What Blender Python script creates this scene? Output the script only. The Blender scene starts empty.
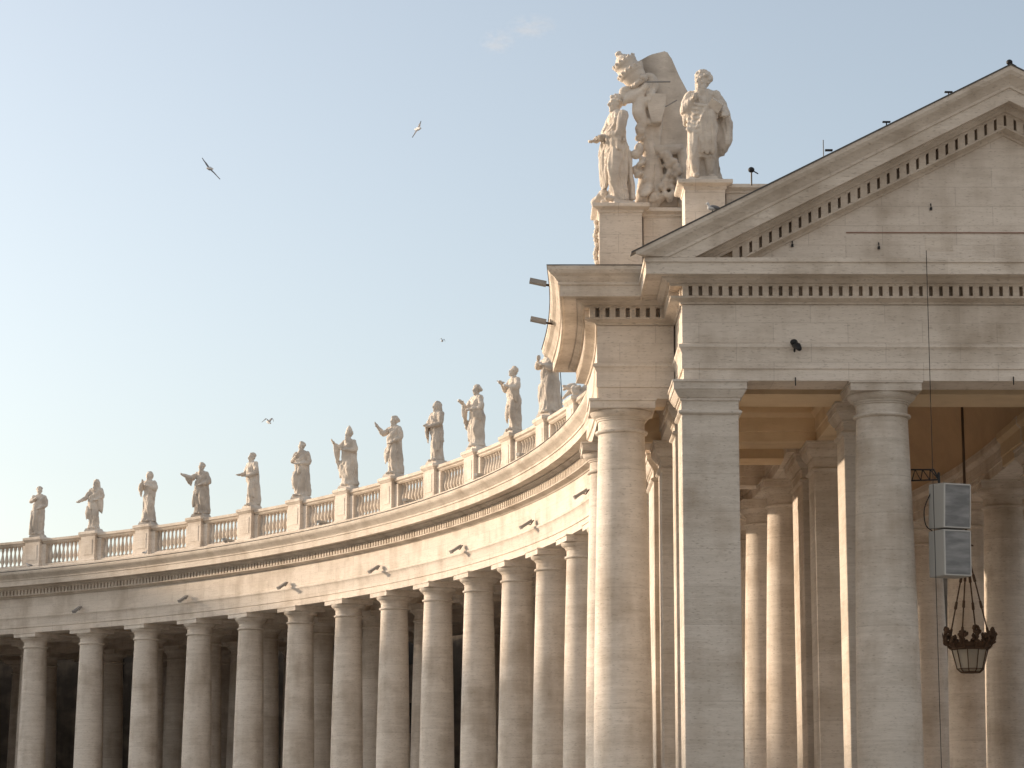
import bpy, bmesh, math, random
from math import sin, cos, pi, radians, tan, atan, sqrt, floor
from mathutils import Vector, Matrix, noise
random.seed(7)
S = bpy.context.scene
COL = S.collection
EYE = 1.6
FPX, PITCH = 2480.8, 0.18249

# ---------------------------------------------------------------- camera, sky, sun, exposure
cd = bpy.data.cameras.new('camera'); cam = bpy.data.objects.new('camera', cd); COL.objects.link(cam)
cd.sensor_width = 36; cd.lens = 36 * FPX / 1024; cd.clip_start = .5; cd.clip_end = 6000
cam.matrix_world = Matrix.Translation((0, 0, EYE)) @ Matrix.Rotation(pi / 2 + PITCH, 4, 'X') @ Matrix.Rotation(.0016, 4, 'Z')
S.camera = cam
SUN_EL = radians(12.0)
SUN_DIR = Vector((-.90, .43, 0)).normalized() * cos(SUN_EL) + Vector((0, 0, sin(SUN_EL)))
SUN_DIR.normalize()
FILL_CLOUD = .95
w = bpy.data.worlds.new('World'); S.world = w; w.use_nodes = True
nt = w.node_tree; nt.nodes.clear()
sky = nt.nodes.new('ShaderNodeTexSky'); sky.sky_type = 'NISHITA'; sky.sun_disc = False
sky.sun_elevation = SUN_EL; sky.sun_rotation = math.atan2(SUN_DIR.x, SUN_DIR.y)
sky.air_density = 1.0; sky.dust_density = 2.5; sky.ozone_density = 1.6; sky.altitude = 50
hs = nt.nodes.new('ShaderNodeHueSaturation'); hs.inputs['Saturation'].default_value = .62
bg = nt.nodes.new('ShaderNodeBackground'); bg.inputs['Strength'].default_value = .131
wo = nt.nodes.new('ShaderNodeOutputWorld')
nt.links.new(sky.outputs[0], hs.inputs['Color']); tint = nt.nodes.new('ShaderNodeMix'); tint.data_type = 'RGBA'; tint.blend_type = 'MULTIPLY'; tint.inputs[0].default_value = 1; tint.inputs[7].default_value = (1, .99, .975, 1)
nt.links.new(hs.outputs[0], tint.inputs[6]); # cloud veil added to the unseen sky behind the camera as fill light
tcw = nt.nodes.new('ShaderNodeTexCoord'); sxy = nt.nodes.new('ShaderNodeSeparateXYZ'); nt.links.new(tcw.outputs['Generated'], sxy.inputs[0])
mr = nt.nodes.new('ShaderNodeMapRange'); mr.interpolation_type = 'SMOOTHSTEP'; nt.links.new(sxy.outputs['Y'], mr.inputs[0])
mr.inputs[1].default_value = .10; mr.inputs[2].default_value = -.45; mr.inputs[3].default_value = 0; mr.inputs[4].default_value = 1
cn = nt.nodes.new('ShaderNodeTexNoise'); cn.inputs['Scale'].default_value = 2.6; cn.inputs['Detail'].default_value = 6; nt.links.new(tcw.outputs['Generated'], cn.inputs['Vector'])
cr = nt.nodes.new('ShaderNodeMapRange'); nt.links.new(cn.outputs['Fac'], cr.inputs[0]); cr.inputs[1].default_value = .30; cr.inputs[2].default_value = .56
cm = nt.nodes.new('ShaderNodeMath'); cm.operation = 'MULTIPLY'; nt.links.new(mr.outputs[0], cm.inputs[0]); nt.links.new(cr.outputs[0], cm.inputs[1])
cl = nt.nodes.new('ShaderNodeMix'); cl.data_type = 'RGBA'; nt.links.new(cm.outputs[0], cl.inputs[0]); nt.links.new(tint.outputs[2], cl.inputs[6]); cl.inputs[7].default_value = (3.05 * FILL_CLOUD, 2.96 * FILL_CLOUD, 2.84 * FILL_CLOUD, 1)
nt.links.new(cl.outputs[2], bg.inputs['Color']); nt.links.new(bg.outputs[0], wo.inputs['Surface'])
sd = bpy.data.lights.new('sun', 'SUN'); sd.energy = 2.75; sd.angle = radians(.8); sd.color = (1, .78, .57)
so = bpy.data.objects.new('sun', sd); COL.objects.link(so)
so.rotation_euler = SUN_DIR.to_track_quat('Z', 'Y').to_euler()
S.view_settings.view_transform = 'Standard'; S.view_settings.look = 'None'; S.view_settings.gamma = 1
S.view_settings.exposure = .92
S.cycles.max_bounces = 12; S.cycles.diffuse_bounces = 9

# ---------------------------------------------------------------- helpers
def PW(x, y, Z):
    """point of the place seen at pixel x,y and at distance Z"""
    t = tan(PITCH + atan((384 - y) / FPX)); h = t * Z
    return Vector(((x - 512) / FPX * (Z * cos(PITCH) + h * sin(PITCH)), Z, h + EYE))

def tag(o, label=None, cat=None, group=None, kind=None):
    for k, v in (('label', label), ('category', cat), ('group', group), ('kind', kind)):
        if v: o[k] = v
    return o

def empty(name, loc=(0, 0, 0), rz=0, parent=None):
    o = bpy.data.objects.new(name, None); COL.objects.link(o); o.location = loc; o.rotation_euler = (0, 0, rz)
    if parent: o.parent = parent
    return o

def mesh_obj(name, bm, mat, parent=None, smooth=None, loc=None, rz=0):
    bmesh.ops.recalc_face_normals(bm, faces=bm.faces)
    me = bpy.data.meshes.new(name); bm.to_mesh(me); bm.free()
    if mat: me.materials.append(mat)
    if smooth is not None:
        for p in me.polygons: p.use_smooth = True
        if smooth < 170: me.set_sharp_from_angle(angle=radians(smooth))
    o = bpy.data.objects.new(name, me); COL.objects.link(o)
    if loc is not None: o.location = loc
    o.rotation_euler = (0, 0, rz)
    if parent: o.parent = parent
    return o

def dup(o, parent=None, loc=None, rz=None):
    c = o.copy(); COL.objects.link(c)
    c.parent = parent
    if loc is not None: c.location = loc
    if rz is not None: c.rotation_euler = (0, 0, rz)
    for ch in list(o.children): dup(ch, c)
    return c

def box(bm, x0, x1, y0, y1, z0, z1, M=None, bev=0):
    v = [bm.verts.new(p) for p in ((x0, y0, z0), (x1, y0, z0), (x1, y1, z0), (x0, y1, z0), (x0, y0, z1), (x1, y0, z1), (x1, y1, z1), (x0, y1, z1))]
    fs = [bm.faces.new([v[i] for i in f]) for f in ((0, 3, 2, 1), (4, 5, 6, 7), (0, 1, 5, 4), (1, 2, 6, 5), (2, 3, 7, 6), (3, 0, 4, 7))]
    if bev:
        es = list({e for f in fs for e in f.edges})
        r = bmesh.ops.bevel(bm, geom=es, offset=bev, segments=2, affect='EDGES', profile=.5)
        vs = list({vv for f in r['faces'] for vv in f.verts})
        # vertices of the whole box
        vs = list({vv for f in bm.faces for vv in f.verts if vv in set(vs)})
        v = vs
    if M is not None: bmesh.ops.transform(bm, matrix=M, verts=v)
    return v

def lathe(bm, prof, seg=48, c=(0, 0), M=None):
    rings = []
    for r, z in prof:
        rings.append([bm.verts.new((c[0] + r * cos(2 * pi * k / seg), c[1] + r * sin(2 * pi * k / seg), z)) for k in range(seg)])
    for a, b in zip(rings, rings[1:]):
        for k in range(seg):
            bm.faces.new((a[k], a[(k + 1) % seg], b[(k + 1) % seg], b[k]))
    bm.faces.new(rings[0][::-1]); bm.faces.new(rings[-1])
    if M is not None: bmesh.ops.transform(bm, matrix=M, verts=[v for r in rings for v in r])
    return [v for r in rings for v in r]

def sqring(bm, prof):
    """square lathe (piers, abaci): prof of (halfwidth x, halfwidth y, z)"""
    rings = [[bm.verts.new(p) for p in ((-a, -b, z), (a, -b, z), (a, b, z), (-a, b, z))] for a, b, z in prof]
    for p, q in zip(rings, rings[1:]):
        for k in range(4): bm.faces.new((p[k], p[(k + 1) % 4], q[(k + 1) % 4], q[k]))
    bm.faces.new(rings[0][::-1]); bm.faces.new(rings[-1])

def sweep(bm, path, prof, cap=True):
    """path: 2D points; prof: closed loop of (offset to the right of travel, z)"""
    n = len(path); rings = []
    for i in range(n):
        p = Vector(path[i])
        d0 = (Vector(path[i]) - Vector(path[i - 1])).normalized() if i > 0 else None
        d1 = (Vector(path[i + 1]) - Vector(path[i])).normalized() if i < n - 1 else None
        d0 = d0 or d1; d1 = d1 or d0
        n0 = Vector((d0.y, -d0.x)); n1 = Vector((d1.y, -d1.x))
        m = (n0 + n1).normalized(); m = m / max(.3, m.dot(n0))
        rings.append([bm.verts.new((p.x + m.x * o, p.y + m.y * o, z + EYE)) for o, z in prof])
    k = len(prof)
    for a, b in zip(rings, rings[1:]):
        for j in range(k): bm.faces.new((a[j], a[(j + 1) % k], b[(j + 1) % k], b[j]))
    if cap: bm.faces.new(rings[0][::-1]); bm.faces.new(rings[-1])

def tube(bm, pts, rad, seg=10, sub=1, flat=None):
    """smooth tapered tube with rounded ends"""
    P = [Vector(p) for p in pts]
    if sub > 1:
        Q, R = [], []
        for i in range(len(P) - 1):
            p0 = P[max(i - 1, 0)]; p1 = P[i]; p2 = P[i + 1]; p3 = P[min(i + 2, len(P) - 1)]
            for s in range(sub):
                t = s / sub
                Q.append(.5 * ((2 * p1) + (-p0 + p2) * t + (2 * p0 - 5 * p1 + 4 * p2 - p3) * t * t + (-p0 + 3 * p1 - 3 * p2 + p3) * t ** 3))
                R.append(rad[i] * (1 - t) + rad[i + 1] * t)
        Q.append(P[-1]); R.append(rad[-1]); P, rad = Q, R
    T0 = (P[1] - P[0]).normalized(); T1 = (P[-1] - P[-2]).normalized()
    P = [P[0] - T0 * rad[0] * .8, P[0] - T0 * rad[0] * .45] + P + [P[-1] + T1 * rad[-1] * .45, P[-1] + T1 * rad[-1] * .8]
    rad = [rad[0] * .3, rad[0] * .8] + list(rad) + [rad[-1] * .8, rad[-1] * .3]
    up = Vector((0, 0, 1)) if abs(T0.z) < .9 else Vector((1, 0, 0))
    rings = []
    for i, p in enumerate(P):
        t = (P[min(i + 1, len(P) - 1)] - P[max(i - 1, 0)]).normalized()
        u = (up - t * up.dot(t)).normalized(); v = t.cross(u); up = u
        rings.append([bm.verts.new(p + (u * cos(2 * pi * k / seg) + v * sin(2 * pi * k / seg)) * rad[i]) for k in range(seg)])
    for a, b in zip(rings, rings[1:]):
        for k in range(seg): bm.faces.new((a[k], a[(k + 1) % seg], b[(k + 1) % seg], b[k]))
    bm.faces.new(rings[0][::-1]); bm.faces.new(rings[-1])

def ell(bm, c, r, rot=None, u=16, v=10):
    M = Matrix.Translation(c)
    if rot: M = M @ Matrix.Rotation(rot[0], 4, 'X') @ Matrix.Rotation(rot[1], 4, 'Y') @ Matrix.Rotation(rot[2], 4, 'Z')
    M = M @ Matrix.Diagonal((r[0], r[1], r[2], 1))
    bmesh.ops.create_uvsphere(bm, u_segments=u, v_segments=v, radius=1, matrix=M)

# ---------------------------------------------------------------- materials
def new_mat(name, rough=.8, col=(.5, .5, .5)):
    m = bpy.data.materials.new(name); m.use_nodes = True
    b = m.node_tree.nodes['Principled BSDF']
    b.inputs['Roughness'].default_value = rough; b.inputs['Base Color'].default_value = (*col, 1)
    b.inputs['Specular IOR Level'].default_value = .25
    return m

def stone(name, light, dark, streak=5.0, amt=1.0, block=(2.3, .62), joint=.24, pit=1.0, stain=(.34, .27, .20)):
    m = new_mat(name, .82); t = m.node_tree; N = t.nodes; L = t.links; b = N['Principled BSDF']
    def nd(k, **kw):
        n = N.new(k)
        for a, v in kw.items(): setattr(n, a, v)
        return n
    def mth(op, a, bb=None, c=None, clamp=False):
        n = nd('ShaderNodeMath', operation=op); n.use_clamp = clamp
        for i, v in enumerate((a, bb, c)):
            if v is None: continue
            if isinstance(v, (int, float)): n.inputs[i].default_value = v
            else: L.new(v, n.inputs[i])
        return n.outputs[0]
    geo = nd('ShaderNodeNewGeometry'); pos = geo.outputs['Position']
    def noi(scale, sc=(1, 1, 1), det=4, rough=.6):
        mp = nd('ShaderNodeMapping'); mp.inputs['Scale'].default_value = sc; L.new(pos, mp.inputs['Vector'])
        n = nd('ShaderNodeTexNoise'); n.inputs['Scale'].default_value = scale; n.inputs['Detail'].default_value = det; n.inputs['Roughness'].default_value = rough
        L.new(mp.outputs[0], n.inputs['Vector']); return n.outputs['Fac']
    a = noi(.9, (1, 1, streak * 1.9), 7, .72)           # bedding streaks
    c = noi(.42, (1, 1, 1.6), 5, .6)                     # broad weathering
    d = noi(5.0, (1, 1, 4.6), 6, .78)                     # fine veins
    e = noi(.9, (1.3, 1.3, .22), 4, .55)                 # rain streaks
    # block tint
    sx = nd('ShaderNodeSeparateXYZ'); L.new(pos, sx.inputs[0])
    bh = mth('DIVIDE', sx.outputs['Z'], block[1]); fz = mth('FLOOR', bh)
    odd = mth('MULTIPLY', mth('MODULO', fz, 2), .5)
    fx = mth('FLOOR', mth('ADD', mth('DIVIDE', sx.outputs['X'], block[0]), odd))
    fy = mth('FLOOR', mth('ADD', mth('DIVIDE', sx.outputs['Y'], block[0]), odd))
    cx = nd('ShaderNodeCombineXYZ'); L.new(fx, cx.inputs[0]); L.new(fy, cx.inputs[1]); L.new(fz, cx.inputs[2])
    wn = nd('ShaderNodeTexWhiteNoise', noise_dimensions='3D'); L.new(cx.outputs[0], wn.inputs['Vector'])
    fr = mth('FRACT', bh); jl = mth('LESS_THAN', fr, .028)
    if block[0] < 5:
        fv = mth('FRACT', mth('ADD', mth('DIVIDE', sx.outputs['X'], block[0]), odd)); jl = mth('MAXIMUM', jl, mth('LESS_THAN', fv, .010))
    r1 = nd('ShaderNodeMapRange'); L.new(a, r1.inputs[0]); r1.inputs[1].default_value = .33; r1.inputs[2].default_value = .68
    fac = mth('ADD', mth('MULTIPLY', r1.outputs[0], .58), mth('MULTIPLY', d, .36))
    fac = mth('ADD', fac, mth('MULTIPLY', mth('SUBTRACT', wn.outputs['Value'], .5), .26 * amt), clamp=True)
    mx = nd('ShaderNodeMix', data_type='RGBA'); L.new(fac, mx.inputs[0]); mx.inputs[6].default_value = (*dark, 1); mx.inputs[7].default_value = (*light, 1)
    # staining
    r2 = nd('ShaderNodeMapRange'); L.new(mth('ADD', mth('MULTIPLY', c, .6), mth('MULTIPLY', e, .4)), r2.inputs[0])
    r2.inputs[1].default_value = .47; r2.inputs[2].default_value = .72
    mx2 = nd('ShaderNodeMix', data_type='RGBA'); L.new(mth('MULTIPLY', r2.outputs[0], .72 * amt), mx2.inputs[0]); L.new(mx.outputs[2], mx2.inputs[6]); mx2.inputs[7].default_value = (*stain, 1)
    # travertine holes: short dark dashes
    mp = nd('ShaderNodeMapping'); mp.inputs['Scale'].default_value = (7, 7, 26); L.new(pos, mp.inputs['Vector'])
    ho = nd('ShaderNodeTexNoise'); ho.inputs['Scale'].default_value = 1.0; ho.inputs['Detail'].default_value = 3; L.new(mp.outputs[0], ho.inputs['Vector'])
    r3 = nd('ShaderNodeMapRange'); L.new(ho.outputs['Fac'], r3.inputs[0]); r3.inputs[1].default_value = .58; r3.inputs[2].default_value = .72
    mx3 = nd('ShaderNodeMix', data_type='RGBA'); L.new(mth('MULTIPLY', r3.outputs[0], .38 * pit), mx3.inputs[0]); L.new(mx2.outputs[2], mx3.inputs[6]); mx3.inputs[7].default_value = (.20, .16, .125, 1)
    mx4 = nd('ShaderNodeMix', data_type='RGBA'); L.new(mth('MULTIPLY', jl, joint), mx4.inputs[0]); L.new(mx3.outputs[2], mx4.inputs[6]); mx4.inputs[7].default_value = (.20, .16, .13, 1)
    L.new(mx4.outputs[2], b.inputs['Base Color'])
    bu = nd('ShaderNodeBump'); bu.inputs['Strength'].default_value = .5; bu.inputs['Distance'].default_value = .03
    L.new(mth('SUBTRACT', mth('ADD', d, a), mth('MULTIPLY', r3.outputs[0], .5)), bu.inputs['Height']); L.new(bu.outputs[0], b.inputs['Normal'])
    return m

M_WALL = stone('travertine_wall', (.81, .735, .655), (.63, .56, .485))
M_PIER = stone('grey_travertine', (.73, .665, .595), (.50, .45, .39), block=(50, 1.15), joint=.15, amt=1.2)
M_COL = stone('travertine_column', (.84, .772, .695), (.60, .535, .465), block=(50, 1.9), joint=.10, amt=1.15)
M_TRIM = stone('travertine_moulding', (.79, .71, .62), (.56, .49, .415), block=(1.9, 3.1), joint=0, amt=1.1)
M_STAT = stone('statue_marble', (.80, .73, .65), (.52, .455, .39), streak=1.2, block=(90, 90), joint=0, amt=1.25, pit=.4, stain=(.26, .22, .185))
M_OCHRE = stone('ochre_stucco', (.76, .62, .44), (.66, .52, .355), streak=1, block=(90, 90), joint=0, amt=.6, pit=.0, stain=(.36, .25, .15))
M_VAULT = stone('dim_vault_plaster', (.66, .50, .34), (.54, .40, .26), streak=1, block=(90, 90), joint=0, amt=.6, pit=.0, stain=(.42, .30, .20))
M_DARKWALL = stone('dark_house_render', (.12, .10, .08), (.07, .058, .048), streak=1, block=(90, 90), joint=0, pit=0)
M_LEAD = new_mat('lead_flashing', .6, (.085, .08, .075))
M_RED = new_mat('reddish_cable', .7, (.26, .15, .11))
M_IRON = new_mat('rusty_iron', .7, (.075, .045, .028))
M_BLACK = new_mat('black_metal', .5, (.02, .02, .022))
M_GREYM = new_mat('grey_painted_metal', .5, (.28, .27, .26))
M_SPK = new_mat('speaker_casing', .55, (.33, .325, .31)); M_SPKF = new_mat('speaker_frame', .5, (.50, .49, .47))
M_GRILL = new_mat('speaker_grille', .6, (.105, .11, .12))
M_LEAF = new_mat("leaf", .6, (.035, .075, .02))
M_BARK = new_mat('bark', .9, (.09, .06, .04))
M_GULLW = new_mat('gull_feather', .8, (.62, .62, .62))
M_GULLG = new_mat('gull_grey_wing', .8, (.20, .20, .21))
M_GLASS = new_mat('frosted_glass', .45, (.55, .50, .42))
g = M_GLASS.node_tree.nodes['Principled BSDF']; g.inputs['Transmission Weight'].default_value = .55
def grille_pattern(m):
    t = m.node_tree; b = t.nodes['Principled BSDF']; no = t.nodes.new('ShaderNodeTexNoise'); no.inputs['Scale'].default_value = 2.2; no.inputs['Detail'].default_value = 3
    mp = t.nodes.new('ShaderNodeMapping'); mp.inputs['Scale'].default_value = (.6, .6, 2.4); ge = t.nodes.new('ShaderNodeNewGeometry')
    t.links.new(ge.outputs['Position'], mp.inputs[0]); t.links.new(mp.outputs[0], no.inputs['Vector'])
    r = t.nodes.new('ShaderNodeValToRGB'); r.color_ramp.elements[0].color = (.17, .172, .175, 1); r.color_ramp.elements[1].color = (.29, .29, .29, 1)
    r.color_ramp.elements[0].position = .35; r.color_ramp.elements[1].position = .65
    t.links.new(no.outputs['Fac'], r.inputs[0]); t.links.new(r.outputs[0], b.inputs['Base Color'])
grille_pattern(M_GRILL)

# ---------------------------------------------------------------- ground
def ground():
    m = new_mat('cobbled_paving', .85); t = m.node_tree; b = t.nodes['Principled BSDF']
    ge = t.nodes.new('ShaderNodeNewGeometry'); vo = t.nodes.new('ShaderNodeTexVoronoi'); vo.inputs['Scale'].default_value = 7
    r = t.nodes.new('ShaderNodeValToRGB'); r.color_ramp.elements[0].color = (.46, .41, .35, 1); r.color_ramp.elements[1].color = (.30, .27, .23, 1); r.color_ramp.elements[1].position = .6
    t.links.new(ge.outputs['Position'], vo.inputs['Vector']); t.links.new(vo.outputs['Distance'], r.inputs[0]); t.links.new(r.outputs[0], b.inputs['Base Color'])
    bm = bmesh.new(); v = [bm.verts.new(p) for p in ((-3000, -3000, 0), (3000, -3000, 0), (3000, 3000, 0), (-3000, 3000, 0))]; bm.faces.new(v)
    tag(mesh_obj('ground', bm, m), kind='structure')
ground()

# ---------------------------------------------------------------- classical profiles (offset from face, height above eye)
SOF = 13.96
ARCH = [(0, SOF), (0, 14.31), (.05, 14.33), (.05, 14.81), (.08, 14.87), (.10, 14.94), (.15, 14.99), (.15, 15.08), (.03, 15.12), (.03, 16.33)]
BED = [(.07, 16.35), (.10, 16.40), (.30, 16.46), (.41, 16.48), (.41, 16.54), (.10, 16.545), (.10, 16.845), (.41, 16.85), (.41, 16.92), (.50, 16.93), (.53, 16.97), (.66, 17.03), (.68, 17.09), (1.10, 17.10), (1.14, 17.05), (1.20, 17.05)]
CORO = [(1.20, 17.40), (1.25, 17.42), (1.25, 17.50)]
SIMA = [(1.30, 17.56), (1.38, 17.66), (1.50, 17.74), (1.57, 17.84), (1.58, 17.96)]
DEN0, DEN1, DENH0, DENH1 = .08, .425, 16.535, 16.855

def entab_profile(sima=True, thick=1.56, top=18.05):
    p = list(ARCH) + BED + CORO
    if sima: p += SIMA + [(.9, top)]
    else: p += [(1.2, 17.56)]
    return p

def dentils(bm, path, pitch=.31, wd=.19, o0=DEN0, o1=DEN1):
    """blocks along a polyline"""
    for (ax, ay), (bx, by) in zip(path, path[1:]):
        a = Vector((ax, ay)); b = Vector((bx, by)); L = (b - a).length; d = (b - a) / L; nn = Vector((d.y, -d.x))
        n = max(1, int(round(L / pitch))); st = L / n
        for k in range(n):
            c = a + d * (k + .5) * st
            vs = []
            for z in (DENH0, DENH1):
                for s, o in ((-1, o0), (1, o0), (1, o1), (-1, o1)):
                    q = c + d * s * wd / 2 + nn * o; vs.append(bm.verts.new((q.x, q.y, z + EYE)))
            for f in ((0, 3, 2, 1), (4, 5, 6, 7), (0, 1, 5, 4), (1, 2, 6, 5), (2, 3, 7, 6), (3, 0, 4, 7)): bm.faces.new([vs[i] for i in f])

def beam_profile(hw, top=15.2):
    return [(-hw, SOF), (hw, SOF), (hw, 14.31), (hw + .05, 14.33), (hw + .05, 14.81), (hw + .2, 14.97), (hw + .2, top), (-hw - .2, top), (-hw - .2, 14.97), (-hw - .05, 14.81), (-hw - .05, 14.33), (-hw, 14.31)]

BASEZ = .95
# columns --------------------------------------------------------
def make_column(rn, rb, ab, M_COL=M_COL):
    """part mesh = shaft; children capital, base. Local origin at ground of stylobate centre, z world"""
    bm = bmesh.new(); T = SOF + EYE
    z0 = BASEZ + .85; z1 = T - 1.04
    pr = []
    for k in range(15):
        s = k / 14; f = 1 - (1 - rn / rb) * (max(0, s - .18) / .82) ** 1.45
        pr.append((rb * f, z0 + (z1 - z0) * s))
    lathe(bm, pr, 56)
    sh = mesh_obj('column', bm, M_COL, smooth=40)
    bm = bmesh.new()
    lathe(bm, [(rn * 1.0, z1 - .02), (rn + .035, z1), (rn + .085, z1 + .02), (rn + .10, z1 + .06), (rn + .085, z1 + .10), (rn + .03, z1 + .115), (rn, z1 + .14),
               (rn, T - .64), (rn + .04, T - .63), (rn + .045, T - .58), (rn + .08, T - .57), (rn + .085, T - .53), (rn + .15, T - .50), (rn + .235, T - .42), (rn + .265, T - .34), (rn + .25, T - .30)], 56)
    sqring(bm, [(ab - .04, ab - .04, T - .31), (ab - .04, ab - .04, T - .085), (ab, ab, T - .07), (ab, ab, T - .004)])
    mesh_obj('capital', bm, M_COL, sh, smooth=35)
    bm = bmesh.new()
    lathe(bm, [(rb * 1.30, BASEZ + .38), (rb * 1.36, BASEZ + .46), (rb * 1.36, BASEZ + .60), (rb * 1.30, BASEZ + .68), (rb * 1.12, BASEZ + .70), (rb * 1.10, BASEZ + .78), (rb, BASEZ + .86)], 48)
    sqring(bm, [(rb * 1.42, rb * 1.42, BASEZ), (rb * 1.42, rb * 1.42, BASEZ + .4)])
    mesh_obj('base', bm, M_COL, sh, smooth=35)
    return sh

def make_pier(hx, hy, M_WALL=M_PIER):
    bm = bmesh.new(); T = SOF + EYE; z1 = T - 1.04
    sqring(bm, [(hx, hy, BASEZ), (hx, hy, z1)])
    bmesh.ops.bevel(bm, geom=[e for e in bm.edges if abs(e.verts[0].co.z - e.verts[1].co.z) > 3], offset=.02, segments=1, affect='EDGES')
    sh = mesh_obj('pier', bm, M_WALL)
    bm = bmesh.new()
    def q(o, z): return (hx + o, hy + o, z)
    sqring(bm, [q(.0, z1 - .03), q(.06, z1), q(.10, z1 + .03), q(.10, z1 + .08), q(.06, z1 + .11), q(.004, z1 + .14), q(.004, T - .64), q(.05, T - .62), q(.05, T - .54), q(.09, T - .53), q(.14, T - .46), q(.20, T - .36), q(.22, T - .30),
                q(.25, T - .295), q(.25, T - .09), q(.29, T - .075), q(.29, T - .004)])
    mesh_obj('capital', bm, M_WALL, sh)
    bm = bmesh.new(); sqring(bm, [q(.2, BASEZ - .01), q(.2, BASEZ + .45), q(.08, BASEZ + .6), q(.004, BASEZ + .7)])
    mesh_obj('base', bm, M_WALL, sh)
    return sh

# ---------------------------------------------------------------- curved colonnade
CX, CY, RAD = -87.4375, 95.0788, 92.8941
T0, DT = .9387, .0603
def th(i): return T0 - DT * i
def apt(r, t): return (CX + r * cos(t), CY + r * sin(t))
ROWS = (0, 5.4, 13.95, 19.36)
colonnade = tag(empty('curved_colonnade', apt(RAD, 0) + (0,)), 'long curved travertine colonnade sweeping away to the left behind the pedimented end', 'colonnade')
COLO = Vector(colonnade.location)
def arc_path(t0, t1, n, r=RAD - .78): return [apt(r, t0 + (t1 - t0) * k / n) for k in range(n + 1)]
def put(o, parent, org):
    o.parent = parent; o.location = Vector(o.location) - org; return o
TA, TB = radians(133), radians(-3.4)
NA = 230
bm = bmesh.new(); ap = arc_path(TA, TB, NA)
sweep(bm, ap, [(-1.56, SOF)] + ARCH + [(-1.56, 16.34)])
o = mesh_obj('entablature', bm, M_WALL, smooth=35); put(o, colonnade, COLO)
bm = bmesh.new(); sweep(bm, ap, [(-1.56, 16.345), (.03, 16.345)] + BED + CORO + SIMA + [(1.5, 18.02), (1.42, 18.03), (1.42, 18.16), (1.0, 18.24), (.95, 18.30), (-2.2, 18.32), (-2.2, 17.0), (-1.56, 17.0)])
cor = mesh_obj('cornice', bm, M_TRIM, smooth=35); put(cor, colonnade, COLO)
bm = bmesh.new(); dentils(bm, arc_path(radians(66), TB, 330), pitch=.34, wd=.20)
o = mesh_obj('dentil_course', bm, M_TRIM); o.parent = cor
bm = bmesh.new(); sweep(bm, arc_path(TA, TB, NA, RAD - .78), [(1.45, 18.022), (1.545, 18.0), (1.57, 18.03), (1.45, 18.06)])
o = mesh_obj('lead_flashing', bm, M_LEAD); o.parent = cor
# ceiling and roof over the aisles
bm = bmesh.new(); sweep(bm, arc_path(TA, TB, 120, RAD), [(-.7, 15.2), (-6.1, 15.2)] + [(-9.675 + 3.5 * cos(pi * k / 12), 15.2 + 3.5 * sin(pi * k / 12)) for k in range(13)] + [(-13.25, 15.2), (-20.2, 15.2), (-21.7, 17.3), (-21.7, 17.9), (-13.2, 19.0), (-6.2, 19.0), (-.7, 17.6)])
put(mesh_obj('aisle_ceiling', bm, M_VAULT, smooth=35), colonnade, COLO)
for dr in ROWS[1:]:
    bm = bmesh.new(); sweep(bm, arc_path(TA, TB, 120, RAD + dr), beam_profile(.7, 15.25))
    put(mesh_obj('aisle_beam', bm, M_WALL, smooth=35), colonnade, COLO)
bm = bmesh.new(); sweep(bm, arc_path(TA, TB, 90, RAD), [(3.2, -1.62), (3.2, -1.3), (2.8, -1.3), (2.8, -1.0), (2.4, -1.0), (2.4, BASEZ - EYE), (-21.5, BASEZ - EYE), (-21.5, -1.62)])
put(mesh_obj('stepped_platform', bm, M_WALL), colonnade, COLO)
colA = make_column(.765, .965, 1.08)
first = True
def place_part(proto, parent, org, x, y, rz):
    global colA
    o = dup(proto, parent, Vector((x, y, 0)) - Vector((org.x, org.y, 0)), rz)
    return o
for r_i, dr in enumerate(ROWS):
    rng = range(-20, 16) if r_i == 0 else (range(-4, 16))
    for i in rng:
        t = th(i) - (.015 if i > 12 + (r_i == 0) else 0); x, y = apt(RAD + dr, t)
        place_part(colA, colonnade, COLO, x, y, t)
bm = bmesh.new(); sweep(bm, [(0.72, 0), (4.68, 0)], beam_profile(.55, 15.24))
cb = mesh_obj('cross_beam', bm, M_WALL)
for i in range(-2, 16):
    t = th(i); x, y = apt(RAD, t)
    o = dup(cb, colonnade, Vector((x, y, 0)) - COLO, t); o.location.z = .006
bpy.data.objects.remove(cb)

# balustrade -----------------------------------------------------
HB0, HB1 = 18.32, 20.52            # above the eye
bal = tag(empty('roof_balustrade', apt(RAD, 0) + (18.32 + EYE,)), 'stone balustrade with square pedestals running along the top of the curved colonnade', 'balustrade')
BO = Vector(bal.location)
bm = bmesh.new()
lathe(bm, [(.085, 0), (.085, .08), (.05, .10), (.045, .16), (.10, .36), (.105, .46), (.085, .60), (.05, .80), (.038, .98), (.06, 1.02), (.045, 1.06), (.085, 1.10), (.085, 1.18)], 12)
bmesh.ops.scale(bm, vec=(1.45, 1.45, 1.13), verts=bm.verts)
balu = mesh_obj('baluster', bm, M_TRIM, smooth=60)
bm = bmesh.new()
sqring(bm, [(.82, .62, 0), (.82, .62, .26), (.74, .54, .34), (.70, .50, .36), (.70, .50, 1.86), (.74, .54, 1.90), (.80, .60, 1.98), (.84, .64, 2.02), (.84, .64, 2.16), (.78, .58, 2.20)])
box(bm, -1.14, 1.14, -.30, .30, .30, 1.70); box(bm, -.46, .46, .50, .525, .62, 1.62); box(bm, -.46, .46, -.525, -.50, .62, 1.62)
ped = mesh_obj('pedestal', bm, M_WALL)
RB = RAD - .12
nb = 0
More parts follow.
